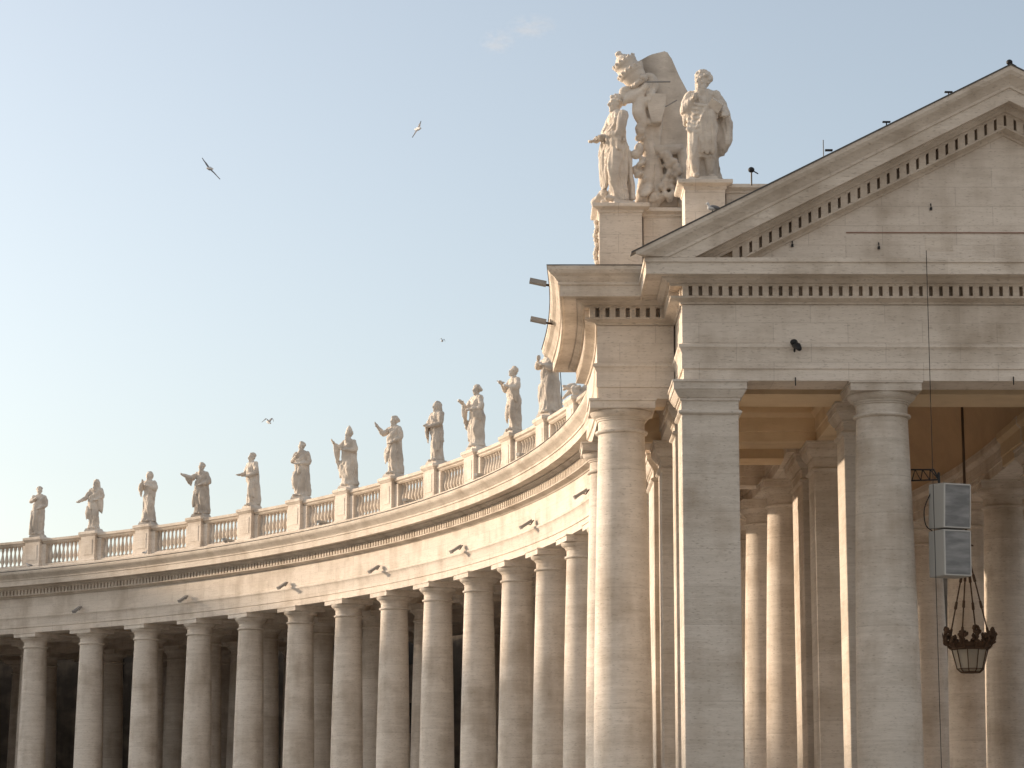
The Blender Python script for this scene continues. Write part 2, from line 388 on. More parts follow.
def at_bal(o, t, z=0, r=RB, rz=None):
    x, y = apt(r, t); o.location = Vector((x, y, 18.32 + EYE + z)) - BO; o.rotation_euler = (0, 0, (t + pi / 2) if rz is None else rz)
for i in range(-20, 16):
    at_bal(dup(ped, bal), th(i))
stuff_b = []
for i in range(14, -21, -1):            # bay between i and i+1, nearest first
    ta, tb = th(i) - .82 / RB, th(i + 1) + .82 / RB
    bm = bmesh.new(); X0, Y0 = apt(RB, (ta + tb) / 2)
    pth = [(a - X0, b - Y0) for a, b in [apt(RB, ta + (tb - ta) * k / 6) for k in range(7)]]
    sweep(bm, pth, [(-.34, 0 - EYE), (.34, 0 - EYE), (.34, .26 - EYE), (.26, .34 - EYE), (.18, .36 - EYE), (-.18, .36 - EYE), (-.26, .34 - EYE), (-.34, .26 - EYE)])
    sec = mesh_obj('balustrade_bay', bm, M_TRIM, bal); sec.location = Vector((X0, Y0, 18.32 + EYE)) - BO
    bm = bmesh.new()
    sweep(bm, pth, [(-.20, 1.69 - EYE), (.20, 1.69 - EYE), (.28, 1.76 - EYE), (.30, 1.82 - EYE), (.40, 1.88 - EYE), (.40, 2.04 - EYE), (-.40, 2.04 - EYE), (-.40, 1.88 - EYE), (-.28, 1.76 - EYE)])
    mesh_obj('handrail', bm, M_TRIM, sec)
    n = 8; fl_ = .36 / RB
    for k in range(n):
        t = ta - fl_ + (tb - ta + 2 * fl_) * (k + .5) / n; x, y = apt(RB, t)
        if nb < 99:
            if i > 12: continue
            b = dup(balu, sec); b.location = (x - X0, y - Y0, .36); nb += 1
        else: stuff_b.append((x, y))
bm = bmesh.new()
for x, y in stuff_b:
    lathe(bm, [(.12, 18.68), (.06, 18.78), (.15, 19.06), (.12, 19.25), (.055, 19.6), (.08, 19.74), (.12, 19.84), (.12, 20.01)], 8, (x, y), Matrix.Translation((0, 0, EYE)))
o = mesh_obj('baluster', bm, M_TRIM, bal, smooth=60); o.location = -BO; o['kind'] = 'stuff'
bpy.data.objects.remove(balu); bpy.data.objects.remove(ped)

# ---------------------------------------------------------------- end pavilion with pediment
PX = (6.08, 11.49, 19.23, 24.64); PC = 15.36; ZF = 75.0
pav = tag(empty('pedimented_pavilion', (PC, 80, 0)), 'temple-like end pavilion with triangular pediment, piers and tall columns on the right', 'pavilion')
PO = Vector((PC, 80, 0))
def pput(o): return put(o, pav, PO)
YB = 92.6
TL, TR = 5.28, 2 * PC - 5.28
front_path = [(TL, YB), (TL, ZF), (TR, ZF), (TR, YB)]
bm = bmesh.new(); sweep(bm, front_path, [(-1.5, SOF)] + ARCH + [(-1.5, 16.34)])
pput(mesh_obj('entablature', bm, M_WALL, smooth=30))
bm = bmesh.new(); sweep(bm, front_path, [(-1.5, 16.345), (.03, 16.345)] + BED + CORO + [(1.25, 17.55), (-1.5, 17.56)])
hc = pput(mesh_obj('cornice', bm, M_TRIM, smooth=30))
bm = bmesh.new(); dentils(bm, [(TL - .1, ZF), (TR + .1, ZF)])
o = mesh_obj('dentil_course', bm, M_TRIM); o.parent = hc
bm = bmesh.new(); dentils(bm, [(TL, ZF + 2.9), (TL, ZF + .35)])
o = mesh_obj('dentil_course', bm, M_TRIM); o.parent = hc
# inner wing: projecting bay over the piazza side, gently curved side
LX = 2.76; WY0, WY1 = 78.2, 88.8
side = [(LX + .12 * (2 * (k / 10) - 1) ** 2 * -1 + .0, WY1 + (WY0 - WY1) * k / 10) for k in range(11)]
side = [(x + .12 * 1.0, y) for x, y in side]
lx0 = side[-1][0]
wing = [(5.2, WY1)] + side + [(5.2, WY0)]
bm = bmesh.new(); sweep(bm, wing, [(-1.5, SOF)] + ARCH + [(-1.5, 16.34)])
pput(mesh_obj('entablature', bm, M_WALL, smooth=25))
bm = bmesh.new(); sweep(bm, wing, [(-1.5, 16.345), (.03, 16.345)] + BED + CORO + SIMA + [(1.2, 18.05), (-1.5, 18.06)])
wc = pput(mesh_obj('cornice', bm, M_TRIM, smooth=14))
bm = bmesh.new(); dentils(bm, side, pitch=.30)
o = mesh_obj('dentil_course', bm, M_TRIM); o.parent = wc
bm = bmesh.new(); dentils(bm, [(lx0 - .35, WY0), (5.0, WY0)])
o = mesh_obj('dentil_course', bm, M_TRIM); o.parent = wc
bm = bmesh.new(); sweep(bm, wing, [(1.2, 18.053), (1.58, 17.965), (1.61, 17.99), (1.2, 18.09)])
o = mesh_obj('lead_flashing', bm, M_LEAD); o.parent = wc
bm = bmesh.new(); box(bm, LX + 1.3, 5.6, WY0 + 1.2, WY1 - 1.2, 15.2 + EYE, 18.03 + EYE); pput(mesh_obj('wing_ceiling', bm, M_OCHRE))
# pediment
AP = 23.57                       # apex height above the eye
slope = math.atan2(AP - 17.62, PC - 3.66)
def clip_low(bm, h):
    r = bmesh.ops.bisect_plane(bm, geom=bm.verts[:] + bm.edges[:] + bm.faces[:], plane_co=(0, 0, h + EYE), plane_no=(0, 0, -1), clear_outer=True)
    es = [e for e in r['geom_cut'] if isinstance(e, bmesh.types.BMEdge)]
    if es: bmesh.ops.edgenet_fill(bm, edges=es)
def rake(side_sign, prof, y_face, L0, name, mat, extra=None):
    """profile swept up the rake; prof (out toward viewer, perpendicular height above the rake's lower line)"""
    bm = bmesh.new()
    rings = []
    for end in (0, 1):
        r = []
        for o, hgt in prof:
            # plane of the rake underside: passes through (3.66.., 17.62-?)
            # perpendicular offset d below the top line
            d = hgt
            if end == 0:
                # lower end cut vertical at x = L0 - o (mitre with the side return)
                x = L0 - max(0, o - 0.0) * 1.0
                z = 17.62 + (x - 3.66) * tan(slope) + d / cos(slope)
            else:
                x = PC; z = 17.62 + (x - 3.66) * tan(slope) + d / cos(slope)
            xx = x if side_sign < 0 else 2 * PC - x
            r.append(bm.verts.new((xx, y_face - o, z + EYE)))
        rings.append(r)
    k = len(prof)
    for j in range(k): bm.faces.new((rings[0][j], rings[0][(j + 1) % k], rings[1][(j + 1) % k], rings[1][j]))
    bm.faces.new(rings[0]); bm.faces.new(rings[1][::-1])
    clip_low(bm, 17.57)
    return mesh_obj(name, bm, mat, smooth=20)
# offsets relative: total perp height of corn+bed ~1.6 ; top line is d = 0
tot = 17.96 - 16.345
rp = [(-.6, -tot)] + [(.03, -tot)] + [(a, b - 17.96) for a, b in BED + CORO + SIMA] + [(.9, 0.06), (-.6, .10)]
pedi = pput(empty('pediment', (PC, ZF, 17.6 + EYE)))
PO2 = Vector((PC, ZF, 17.6 + EYE))
for s in (-1, 1):
    o = rake(s, rp, ZF, TL + .05, 'raking_cornice', M_TRIM); o.parent = pedi; o.location = -PO2
    # side return wedge of the raking cornice, then dentils up the slope
    bm = bmesh.new()
    n = int((PC - 6.6) / cos(slope) / .345)
    dx = cos(slope); dz = sin(slope)
    for k in range(n):
        s0 = k * .345 + .17
        bx = PC - s0 * dx; bz = 17.62 + (bx - 3.66) * tan(slope)
        for_ = []
        cxm = bx; 
        dn0 = (DENH0 - 17.96); dn1 = (DENH1 - 17.96)
        zb = bz + dn0 / cos(slope)
        if zb < 17.62: continue
        vs = []
        # dentils hang plumb: vertical sides, sloping top and foot
        for dd in (dn0, dn1):
            for sx, oo in ((-1, DEN0), (1, DEN0), (1, DEN1), (-1, DEN1)):
                xx = bx + sx * .108; zz = 17.62 + (xx - 3.66) * tan(slope) + dd / cos(slope)
                X = xx if s < 0 else 2 * PC - xx
                vs.append(bm.verts.new((X, ZF - oo, zz + EYE)))
        for f in ((0, 3, 2, 1), (4, 5, 6, 7), (0, 1, 5, 4), (1, 2, 6, 5), (2, 3, 7, 6), (3, 0, 4, 7)): bm.faces.new([vs[i] for i in f])
    d = mesh_obj('dentil_course', bm, M_TRIM); d.parent = o
    # lead edge
    bm = bmesh.new(); r2 = []
    for x in (3.62, PC):
        z = 17.62 + (x - 3.66) * tan(slope)
        X = x if s < 0 else 2 * PC - x
        r2.append([bm.verts.new((X, ZF - a, z + b + EYE)) for a, b in ((1.60, .0), (1.60, .05), (.8, .12), (.8, .07))])
    for j in range(4): bm.faces.new((r2[0][j], r2[0][(j + 1) % 4], r2[1][(j + 1) % 4], r2[1][j]))
    bm.faces.new(r2[0]); bm.faces.new(r2[1][::-1])
    d = mesh_obj('lead_flashing', bm, M_LEAD); d.parent = o
bm = bmesh.new()
tv = []
for y in (ZF, ZF + .6):
    for x, z in ((6.4, 17.3), (2 * PC - 6.4, 17.3), (2 * PC - 6.4, 18.4), (PC, AP - 1.3), (6.4, 18.4)): tv.append(bm.verts.new((x, y, z + EYE)))
bm.faces.new(tv[:5]); bm.faces.new(tv[5:][::-1])
for k in range(5): bm.faces.new((tv[k], tv[(k + 1) % 5], tv[5 + (k + 1) % 5], tv[5 + k]))
# thin string line across the tympanum
tym = mesh_obj('tympanum', bm, M_WALL); tym.parent = pedi; tym.location = -PO2
a = PW(846, 232, ZF - .02); b = PW(1100, 230, ZF - .02)
bm = bmesh.new(); box(bm, a.x, 2 * PC - a.x, ZF - .035, ZF + .02, a.z - .014, a.z + .014)
o = mesh_obj('string_line', bm, M_RED); o.parent = tym
a = PW(925, 237, ZF); bm = bmesh.new(); box(bm, a.x, a.x + .85, ZF - .012, ZF + .02, a.z - .42, a.z)
o = mesh_obj('patch_stone', bm, M_TRIM); o.parent = tym
# roof of the pavilion behind the pediment
bm = bmesh.new(); rf = []
for y in (ZF - .6, YB):
    rf.append([bm.verts.new((x, y, z + EYE)) for x, z in ((TL - 1.0, 17.575), (TL - 1.0, 17.9), (PC, AP + .02), (TR + 1.0, 17.9), (TR + 1.0, 17.575))])
for j in range(5): bm.faces.new((rf[0][j], rf[0][(j + 1) % 5], rf[1][(j + 1) % 5], rf[1][j]))
bm.faces.new(rf[0]); bm.faces.new(rf[1][::-1])
bmesh.ops.translate(bm, verts=[v for v in bm.verts if v.co.y < ZF], vec=(0, .9, -.0)); 
o = mesh_obj('roof', bm, M_LEAD); pput(o)
# piers and columns
pierA = make_pier(.875, .875); pierB = make_pier(.80, .85); pierC = make_pier(.92, 1.6)
colF = make_column(.80, 1.0, 1.13, M_PIER); colW = make_column(.75, .94, 1.085)
def pp(proto, x, y): return dup(proto, pav, Vector((x, y, 0)) - PO, 0)
pp(pierA, PX[0], 75.9); pp(pierA, PX[3], 75.9); pp(colF, PX[1], 76.0); pp(colF, PX[2], 76.0)
for x in PX:
    pp(pierB, x, 79.75); pp(pierB, x, 87.65)
    if x < 15: pp(pierC, x, 91.05)
pp(colW, 3.54, 79.15); pp(colW, 3.54, 87.9)
for p in (pierA, pierB, pierC, colF, colW, colA):
    for ch in list(p.children): bpy.data.objects.remove(ch)
    bpy.data.objects.remove(p)
# beams and coffered ceiling
for x in PX:
    bm = bmesh.new(); sweep(bm, [(x, 92.7), (x, 76.45)], [(a, b + .003) for a, b in beam_profile(.70)]); pput(mesh_obj('ceiling_beam', bm, M_OCHRE))
for y, hw in ((78.55, 1.15), (87.65, .8), (91.6, .8)):
    for xa, xb in zip(PX, PX[1:]):
        if y > 80 and xa == PX[1]: continue
        bm = bmesh.new(); sweep(bm, [(xa + .71, y), (xb - .71, y)], [(a, b + .008) for a, b in beam_profile(hw)]); pput(mesh_obj('ceiling_beam', bm, M_OCHRE))
for y in (79.75, 87.65):
    bm = bmesh.new(); sweep(bm, [(4.2, y), (5.37, y)], [(a, b + .008) for a, b in beam_profile(.7)]); pput(mesh_obj('ceiling_beam', bm, M_OCHRE))
for k in (82.2, 84.2):
    bm = bmesh.new(); sweep(bm, [(PX[0] + .9, k), (PX[1] - .9, k)], [(-.35, 14.9), (.35, 14.9), (.5, 15.1), (.5, 15.25), (-.5, 15.25), (-.5, 15.1)]); pput(mesh_obj('ceiling_rib', bm, M_OCHRE))
bm = bmesh.new(); box(bm, 5.4, PX[1] + .8, 76.4, 93.2, 15.19 + EYE, 15.6 + EYE); box(bm, PX[2] - .8, TR - .2, 76.4, 93.2, 15.19 + EYE, 15.6 + EYE); pput(mesh_obj('ceiling', bm, M_OCHRE))
bm = bmesh.new(); sweep(bm, [(PC, 93.4), (PC, 76.4)], [(3.3, 15.203), (3.06, 15.203)] + [(3.06 * cos(pi * k / 16), 15.203 + 3.06 * sin(pi * k / 16)) for k in range(1, 16)] + [(-3.06, 15.203), (-3.3, 15.203), (-3.3, 18.6), (3.3, 18.6)])
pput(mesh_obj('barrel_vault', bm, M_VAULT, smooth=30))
bm = bmesh.new(); box(bm, 1.0, TR + 2.5, 72.6, 93.5, 0, BASEZ + .005); box(bm, .4, TR + 3.1, 71.6, 93.45, 0, .62); box(bm, -.2, TR + 3.7, 70.6, 93.4, 0, .31)
pput(mesh_obj('stepped_platform', bm, M_WALL))
# attic: pedestals and low walls that carry the statues
def attic_block(bm, x0, x1, y0, y1, z0, z1, lip=.12):
    cx_, cy_ = (x0 + x1) / 2, (y0 + y1) / 2; hx, hy = (x1 - x0) / 2, (y1 - y0) / 2
    q = [(.06, z0), (.06, z0 + .25), (.0, z0 + .33), (.0, z1 - .30), (.04, z1 - .27), (.05, z1 - .20), (lip, z1 - .14), (lip + .03, z1 - .12), (lip + .03, z1 - .02), (lip, z1)]
    rings = [[bm.verts.new((cx_ + sx * (hx + o), cy_ + sy * (hy + o), z + EYE)) for sx, sy in ((-1, -1), (1, -1), (1, 1), (-1, 1))] for o, z in q]
    for a, b in zip(rings, rings[1:]):
        for k in range(4): bm.faces.new((a[k], a[(k + 1) % 4], b[(k + 1) % 4], b[k]))
    bm.faces.new(rings[0][::-1]); bm.faces.new(rings[-1])
HP = 20.5
bm = bmesh.new(); attic_block(bm, 2.84, 4.24, 78.66, 80.06, 18.05, HP, .2)
p1 = pput(mesh_obj('attic_pedestal', bm, M_WALL))
bm = bmesh.new(); attic_block(bm, 5.43, 6.70, 75.7, 77.0, 17.9, HP, .2)
pput(mesh_obj('attic_pedestal', bm, M_WALL))
bm = bmesh.new(); attic_block(bm, 4.30, 8.5, 79.0, 80.0, 17.9, HP - .06, .14); attic_block(bm, 6.76, 8.1, 76.0, 76.8, 17.9, HP - .06, .14)
box(bm, 5.7, 6.5, 77.0, 79.0, 18 + EYE, HP - .2 + EYE)
pput(mesh_obj('attic_wall', bm, M_WALL))
# carved leaf garland on the side of the first pedestal
bm = bmesh.new()
for k in range(16):
    ell(bm, (2.76 + .03 * sin(k), 79.3 + .12 * sin(k * 2.1), HP + EYE - .45 - k * .1), (.09, .12, .085), u=8, v=6)
o = mesh_obj('carved_garland', bm, M_STAT, p1, smooth=80); 

# ---------------------------------------------------------------- statues
STAT_MATS = {}
def robe(bm, prof, k=9, amp=.07, ph=0., tw=2., seg=84, n=54, k2=5):
    """prof rows: z, rx, ry, cx, cy"""
    rings = []
    z0, z1 = prof[0][0], prof[-1][0]
    for j in range(n):
        z = z0 + (z1 - z0) * j / (n - 1)
        for a, b in zip(prof, prof[1:]):
            if z <= b[0] + 1e-9: break
        s = (z - a[0]) / (b[0] - a[0]); s = s * s * (3 - 2 * s) * .6 + s * .4
        v = [a[m] + (b[m] - a[m]) * s for m in range(1, 5)]
        fade = min(1, max(0, (z1 - z) / (.45 * (z1 - z0)))) ** .7
        ring = []
        for q in range(seg):
            A = 2 * pi * q / seg
            w1 = sin(k * A + ph + tw * z * 3 + .8 * sin(2 * A + z * 5)); w2 = sin(k2 * A + ph * 2.3 - tw * z * 5)
            f = 1 + amp * (.25 + .75 * fade) * ((1 - 2 * abs(w1) ** .7) * .7 + .5 * w2)
            ring.append(bm.verts.new((v[2] + v[0] * f * cos(A), v[3] + v[1] * f * sin(A), z)))
        rings.append(ring)
    for a, b in zip(rings, rings[1:]):
        for q in range(seg): bm.faces.new((a[q], a[(q + 1) % seg], b[(q + 1) % seg], b[q]))
    bm.faces.new(rings[0][::-1]); bm.faces.new(rings[-1])

def hand(bm, p, d, palm_n=(0, -1, 0), s=1.0):
    p = Vector(p); d = Vector(d).normalized(); nn = Vector(palm_n); nn = (nn - d * nn.dot(d)).normalized(); sd_ = d.cross(nn)
    tube(bm, [p - d * .01, p + d * .025, p + d * .045], [.016 * s, .021 * s, .019 * s], 8)
    for k, ln in zip((-1.5, -.5, .5, 1.5), (.034, .042, .045, .036)):
        b = p + d * .045 + sd_ * k * .0115 * s
        tube(bm, [b, b + d * ln * .55 * s + sd_ * k * .002, b + d * ln * s + nn * .012], [.0075 * s, .007 * s, .0055 * s], 6)
    b = p + d * .012 + sd_ * -.018 * s
    tube(bm, [b, b + d * .018 - sd_ * .016 * s, b + d * .036 - sd_ * .016 * s + nn * .008], [.009 * s, .008 * s, .006 * s], 6)

def head(bm, c, yaw=0, nod=0, tilt=0, hair='short', beard=False, female=False, s=1.0):
    b = bmesh.new()
    ell(b, (0, .004, .012), (.043, .054, .055)); ell(b, (0, -.014, -.028), (.034, .038, .036))
    tube(b, [(0, -.048, .012), (0, -.062, -.010), (0, -.056, -.016)], [.007, .010, .008], 8)       # nose
    for sx in (-1, 1):
        ell(b, (sx * .017, -.043, .010), (.010, .008, .006), u=8, v=6)
        ell(b, (sx * .018, -.045, .022), (.014, .008, .005), u=8, v=6)
        ell(b, (sx * .043, .006, -.004), (.007, .012, .017), u=8, v=6)
        ell(b, (sx * .022, -.036, -.014), (.013, .014, .014), u=8, v=6)
    ell(b, (0, -.050, -.032), (.014, .008, .0045), u=8, v=6); ell(b, (0, -.047, -.041), (.012, .008, .005), u=8, v=6)
    ell(b, (0, -.040, -.056), (.015, .014, .012), u=8, v=6)
    rr = random.Random(int(yaw * 100) + len(hair))
    if hair != 'none':
        for k in range(46):
            a = rr.uniform(0, 2 * pi); e = rr.uniform(-.1, 1.5)
            x, y, z = cos(a) * cos(e), sin(a) * cos(e), sin(e)
            if y < -.55 and z < .62: continue
            rq = rr.uniform(.010, .019); ell(b, (x * .047, .008 + y * .057, .018 + z * .053), (rq, rq, rq), u=8, v=6)
    if hair in ('long', 'veil'):
        for k in range(9):
            a = pi * k / 8
            x, y = cos(a) * .043, sin(a) * .045 + .012
            tube(b, [(x, y, .02), (x * 1.1, y * 1.15, -.04), (x * 1.05, y * 1.2 + .004, -.085)], [.016, .018, .014], 8)
    if hair == 'bun': ell(b, (0, .068, .018), (.026, .026, .026))
    if hair == 'hood':
        ell(b, (0, .018, .012), (.062, .066, .072)); 
    if beard:
        for k in range(30):
            x = rr.uniform(-.034, .034); z = rr.uniform(-.125, -.03); ell(b, (x * (1 + z * 4), -.044 + abs(x) * .5 + rr.uniform(-.010, .004), z), (.013, .014, .021), u=8, v=6)
    M = Matrix.Translation(Vector(c)) @ Matrix.Rotation(yaw, 4, 'Z') @ Matrix.Rotation(tilt, 4, 'Y') @ Matrix.Rotation(-nod, 4, 'X') @ Matrix.Scale(s * 1.08, 4)
    bmesh.ops.transform(b, matrix=M, verts=b.verts)
    me = bpy.data.meshes.new('tmp'); b.to_mesh(me); b.free(); bm.from_mesh(me); bpy.data.meshes.remove(me)

def finish_statue(bm, name, H, voxel, seed, disp=.006, scale_done=False):
    bmesh.ops.scale(bm, vec=(H, H, H), verts=bm.verts)
    me = bpy.data.meshes.new(name); bm.to_mesh(me); bm.free()
    o = bpy.data.objects.new(name, me); COL.objects.link(o)
    md = o.modifiers.new('r', 'REMESH'); md.mode = 'VOXEL'; md.voxel_size = voxel; md.adaptivity = 0
    dg = bpy.context.evaluated_depsgraph_get(); dg.update()
    me2 = bpy.data.meshes.new_from_object(o.evaluated_get(dg)); o.modifiers.clear(); o.data = me2; bpy.data.meshes.remove(me)
    bm = bmesh.new(); bm.from_mesh(me2); bm.normal_update()
    rs = seed * 7.3
    nv = [(v, v.normal.copy()) for v in bm.verts]
    for v, nn in nv:
        p = v.co; hz = p.z / H
        if hz > .86: a = .25
        else: a = 1
        q = Vector((p.x * 3.2 + rs, p.y * 3.2, p.z * .9)); q += Vector((noise.noise(p * 1.3), noise.noise(p * 1.3 + Vector((9, 2, 4))), 0)) * .8
        f = 1 - abs(noise.noise(q)) * 3.2
        q2 = Vector((p.x * 6.5 + rs, p.y * 6.5 + 3, p.z * 1.7)); f2 = 1 - abs(noise.noise(q2)) * 3
        v.co += nn * a * disp * H * (f * 1.0 + f2 * .6)
    for _ in range(1): bmesh.ops.smooth_vert(bm, verts=bm.verts, factor=.15, use_axis_x=True, use_axis_y=True, use_axis_z=True)
    bm.to_mesh(me2); bm.free(); me2.name = name
    for p in me2.polygons: p.use_smooth = True
    me2.materials.clear(); me2.materials.append(M_STAT)
    return o

def figure(spec, loc, rz, label, H=3.25, voxel=.035, seed=1, group=None):
    g = lambda k, d=None: spec.get(k, d)
    bm = bmesh.new(); bd = bmesh.new()
    w_ = g('w', 1.0); lean = g('lean', 0.0); fw = g('fwd', 0.0); hip = g('hip', .015)
    sh = g('hem', .12)
    # drapery
    if g('short'): robe(bm, [(.20, .12, .09, 0, 0), (.34, .118, .095, 0, 0), (.50, .115, .092, 0, 0), (.60, .10, .08, 0, 0), (.72, .118, .088, 0, 0), (.80, .125, .072, 0, 0), (.835, .09, .06, 0, 0), (.86, .042, .042, 0, 0)], k=12, amp=.13, ph=3, tw=1.4)
    else: robe(bm, [(.02, sh * 1.15 * w_, sh * w_ * .98, 0, 0), (.10, sh * w_, sh * .85 * w_, hip * .3, .0), (.30, .115 * w_, .095 * w_, hip, -.01), (.50, .118 * w_, .092 * w_, hip, 0),
              (.60, .094 * w_, .075 * w_, hip * .5 + lean * .4, fw * .4), (.72, .112 * w_, .082 * w_, lean * .7, fw * .7), (.80, .115, .068, lean * .9, fw * .9), (.835, .085, .055, lean, fw), (.86, .040, .040, lean, fw)],
         k=g('folds', 10), amp=g('amp', .12), ph=seed * 1.7, tw=g('tw', 1.6))
    tube(bm, [(lean, fw, .82), (lean, fw - .006, .88)], [.036, .032], 12)
    kx = g('knee', .05)
    tube(bm, [(kx * .9, -.03, .52), (kx * 1.35, -.085, .30), (kx * 1.1, -.045, .06)], [.066, .052, .036], 12, sub=3)
    if not g('short'):
        ell(bm, (kx * 1.3, -.115, .028), (.028, .055, .020)); ell(bm, (-kx * 1.1, -.09, .024), (.028, .052, .020))
    # mantle: swags across the body
    if g('mantle', 1):
        s_ = g('mdir', 1)
        for k in range(7):
            z = .80 - k * .042
            tube(bm, [(s_ * .115 + lean, -.01, z + .02), (s_ * .05 + lean * .6, -.082 - .006 * (k % 2), z - .07), (-s_ * .05, -.092, z - .15), (-s_ * .118, -.02, z - .19), (-s_ * .09, .06, z - .2)],
                 [.016, .018, .020, .018, .012], 8, sub=4)
        for k in range(8):
            x = -s_ * (.13 - .014 * k); y = -.06 - .022 * sin(k * .45)
            z0 = .46 - .01 * k; L = g('fall', .30) * (1 - .07 * k)
            tube(bm, [(x, y, z0), (x * 1.05 - s_ * .008, y - .012, z0 - L * .5), (x * 1.1 - s_ * .012 * (k % 2), y, z0 - L)], [.020, .017, .011], 7, sub=2)
    if g('cape'):
        robe(bm, [(.03, .155 * w_, .085, 0, .075), (.3, .14 * w_, .085, 0, .055), (.55, .125 * w_, .08, 0, .04), (.74, .128, .07, lean, .03 + fw), (.83, .095, .055, lean, .02 + fw)], k=8, amp=.10, ph=seed, tw=.8)
    # arms
    for sx, key in ((-1, 'armL'), (1, 'armR')):
        el, ha = g(key, ((sx * .16, -.03, .64), (sx * .08, -.13, .66)))
        el = Vector(el); ha = Vector(ha); shp = Vector((sx * .108 + lean, fw, .80)); slv = g('sleeve', 1.0)
        d = (ha - el).normalized()
        tube(bm, [shp, shp.lerp(el, .5) + Vector((sx * .008, 0, 0)), el, el.lerp(ha, .5), ha - d * .035], [.046, .043, .040 * slv, .034 * slv, .026 * slv], 12, sub=3)
        tube(bm, [ha - d * .06, ha - d * .02], [.019, .016], 8)
        hand(bm, ha - d * .02, d, g('palm', (0, -.3, .6)), 1.2)
        dr = g('drape' + key[-1])
        if dr:
            for k in range(7):
                p = el.lerp(ha, .05 + .11 * k); L = dr * (1 - .06 * k)
                tube(bm, [p, p + Vector((sx * .004, 0, -L * .5)), p + Vector((sx * .012 * sin(k * 2), .01, -L))], [.024, .018, .010], 7, sub=2)
    hx, hy, hz = g('headpos', (lean * 1.15, fw - .012, .925))
    head(bm, (hx, hy, hz), g('hyaw', 0), g('nod', 0), g('htilt', 0), g('hair', 'short'), g('beard', False), s=g('hs', 1.12))
    if g('extra'): g('extra')(bm)
    o = finish_statue(bm, 'statue', H, voxel, seed, g('disp', .0085))
    o.location = loc; o.rotation_euler = (0, 0, rz)
    tag(o, label, 'statue', group)
    # plinth
    bp = bmesh.new(); sqring(bp, [(.50, .42, 0), (.50, .42, .10), (.47, .40, .13), (.44, .37, .22)])
    mesh_obj('plinth', bp, M_STAT, o, loc=(0, 0, -.16))
    pr = g('prop')
    if pr: pr(o, H)
    return o

def prop_tube(name, pts, rad, mat=M_STAT, seg=8):
    def f(o, H):
        b = bmesh.new(); tube(b, [Vector(p) * H for p in pts], [r * H for r in rad], seg, sub=3); mesh_obj(name, b, mat, o, smooth=60)
    return f
def prop_book(c, rot=0.4):
    def f(o, H):
        b = bmesh.new(); box(b, -.045 * H, .045 * H, -.014 * H, .014 * H, -.06 * H, .06 * H, Matrix.Translation(Vector(c) * H) @ Matrix.Rotation(rot, 4, 'Y') @ Matrix.Rotation(rot * .6, 4, 'Z')); mesh_obj('book', b, M_STAT, o)
    return f
def prop_mitre(hp):
    def f(o, H):
        b = bmesh.new(); rings = []
        for z, rx, ry in ((0, .052, .058), (.03, .060, .060), (.07, .058, .045), (.11, .036, .024), (.14, .008, .006)):
            rings.append([b.verts.new(((hp[0] + rx * cos(2 * pi * k / 24)) * H, (hp[1] + .01 + ry * sin(2 * pi * k / 24)) * H, (hp[2] + .03 + z) * H)) for k in range(24)])
        for a, c in zip(rings, rings[1:]):
            for k in range(24): b.faces.new((a[k], a[(k + 1) % 24], c[(k + 1) % 24], c[k]))
        b.faces.new(rings[-1]); b.faces.new(rings[0][::-1])
        mesh_obj('mitre', b, M_STAT, o, smooth=50)
    return f
def child(bm):
    robe(bm, [(.02, .05, .045, -.13, -.04), (.25, .045, .04, -.125, -.04), (.42, .045, .035, -.12, -.03), (.45, .02, .02, -.12, -.03)], k=6, amp=.08)
    ell(bm, (-.12, -.035, .485), (.032, .036, .042))
def drop(xs, y0, z0, L):
    def f(bm):
        for k, x in enumerate(xs): tube(bm, [(x, y0 + .01 * sin(k * 2.2), z0), (x * 1.03, y0 - .01, z0 - L * .5), (x * 1.08, y0 + .012 * sin(k * 3), z0 - L * (1 - .05 * k))], [.02, .022, .012], 7, sub=2)
    return f

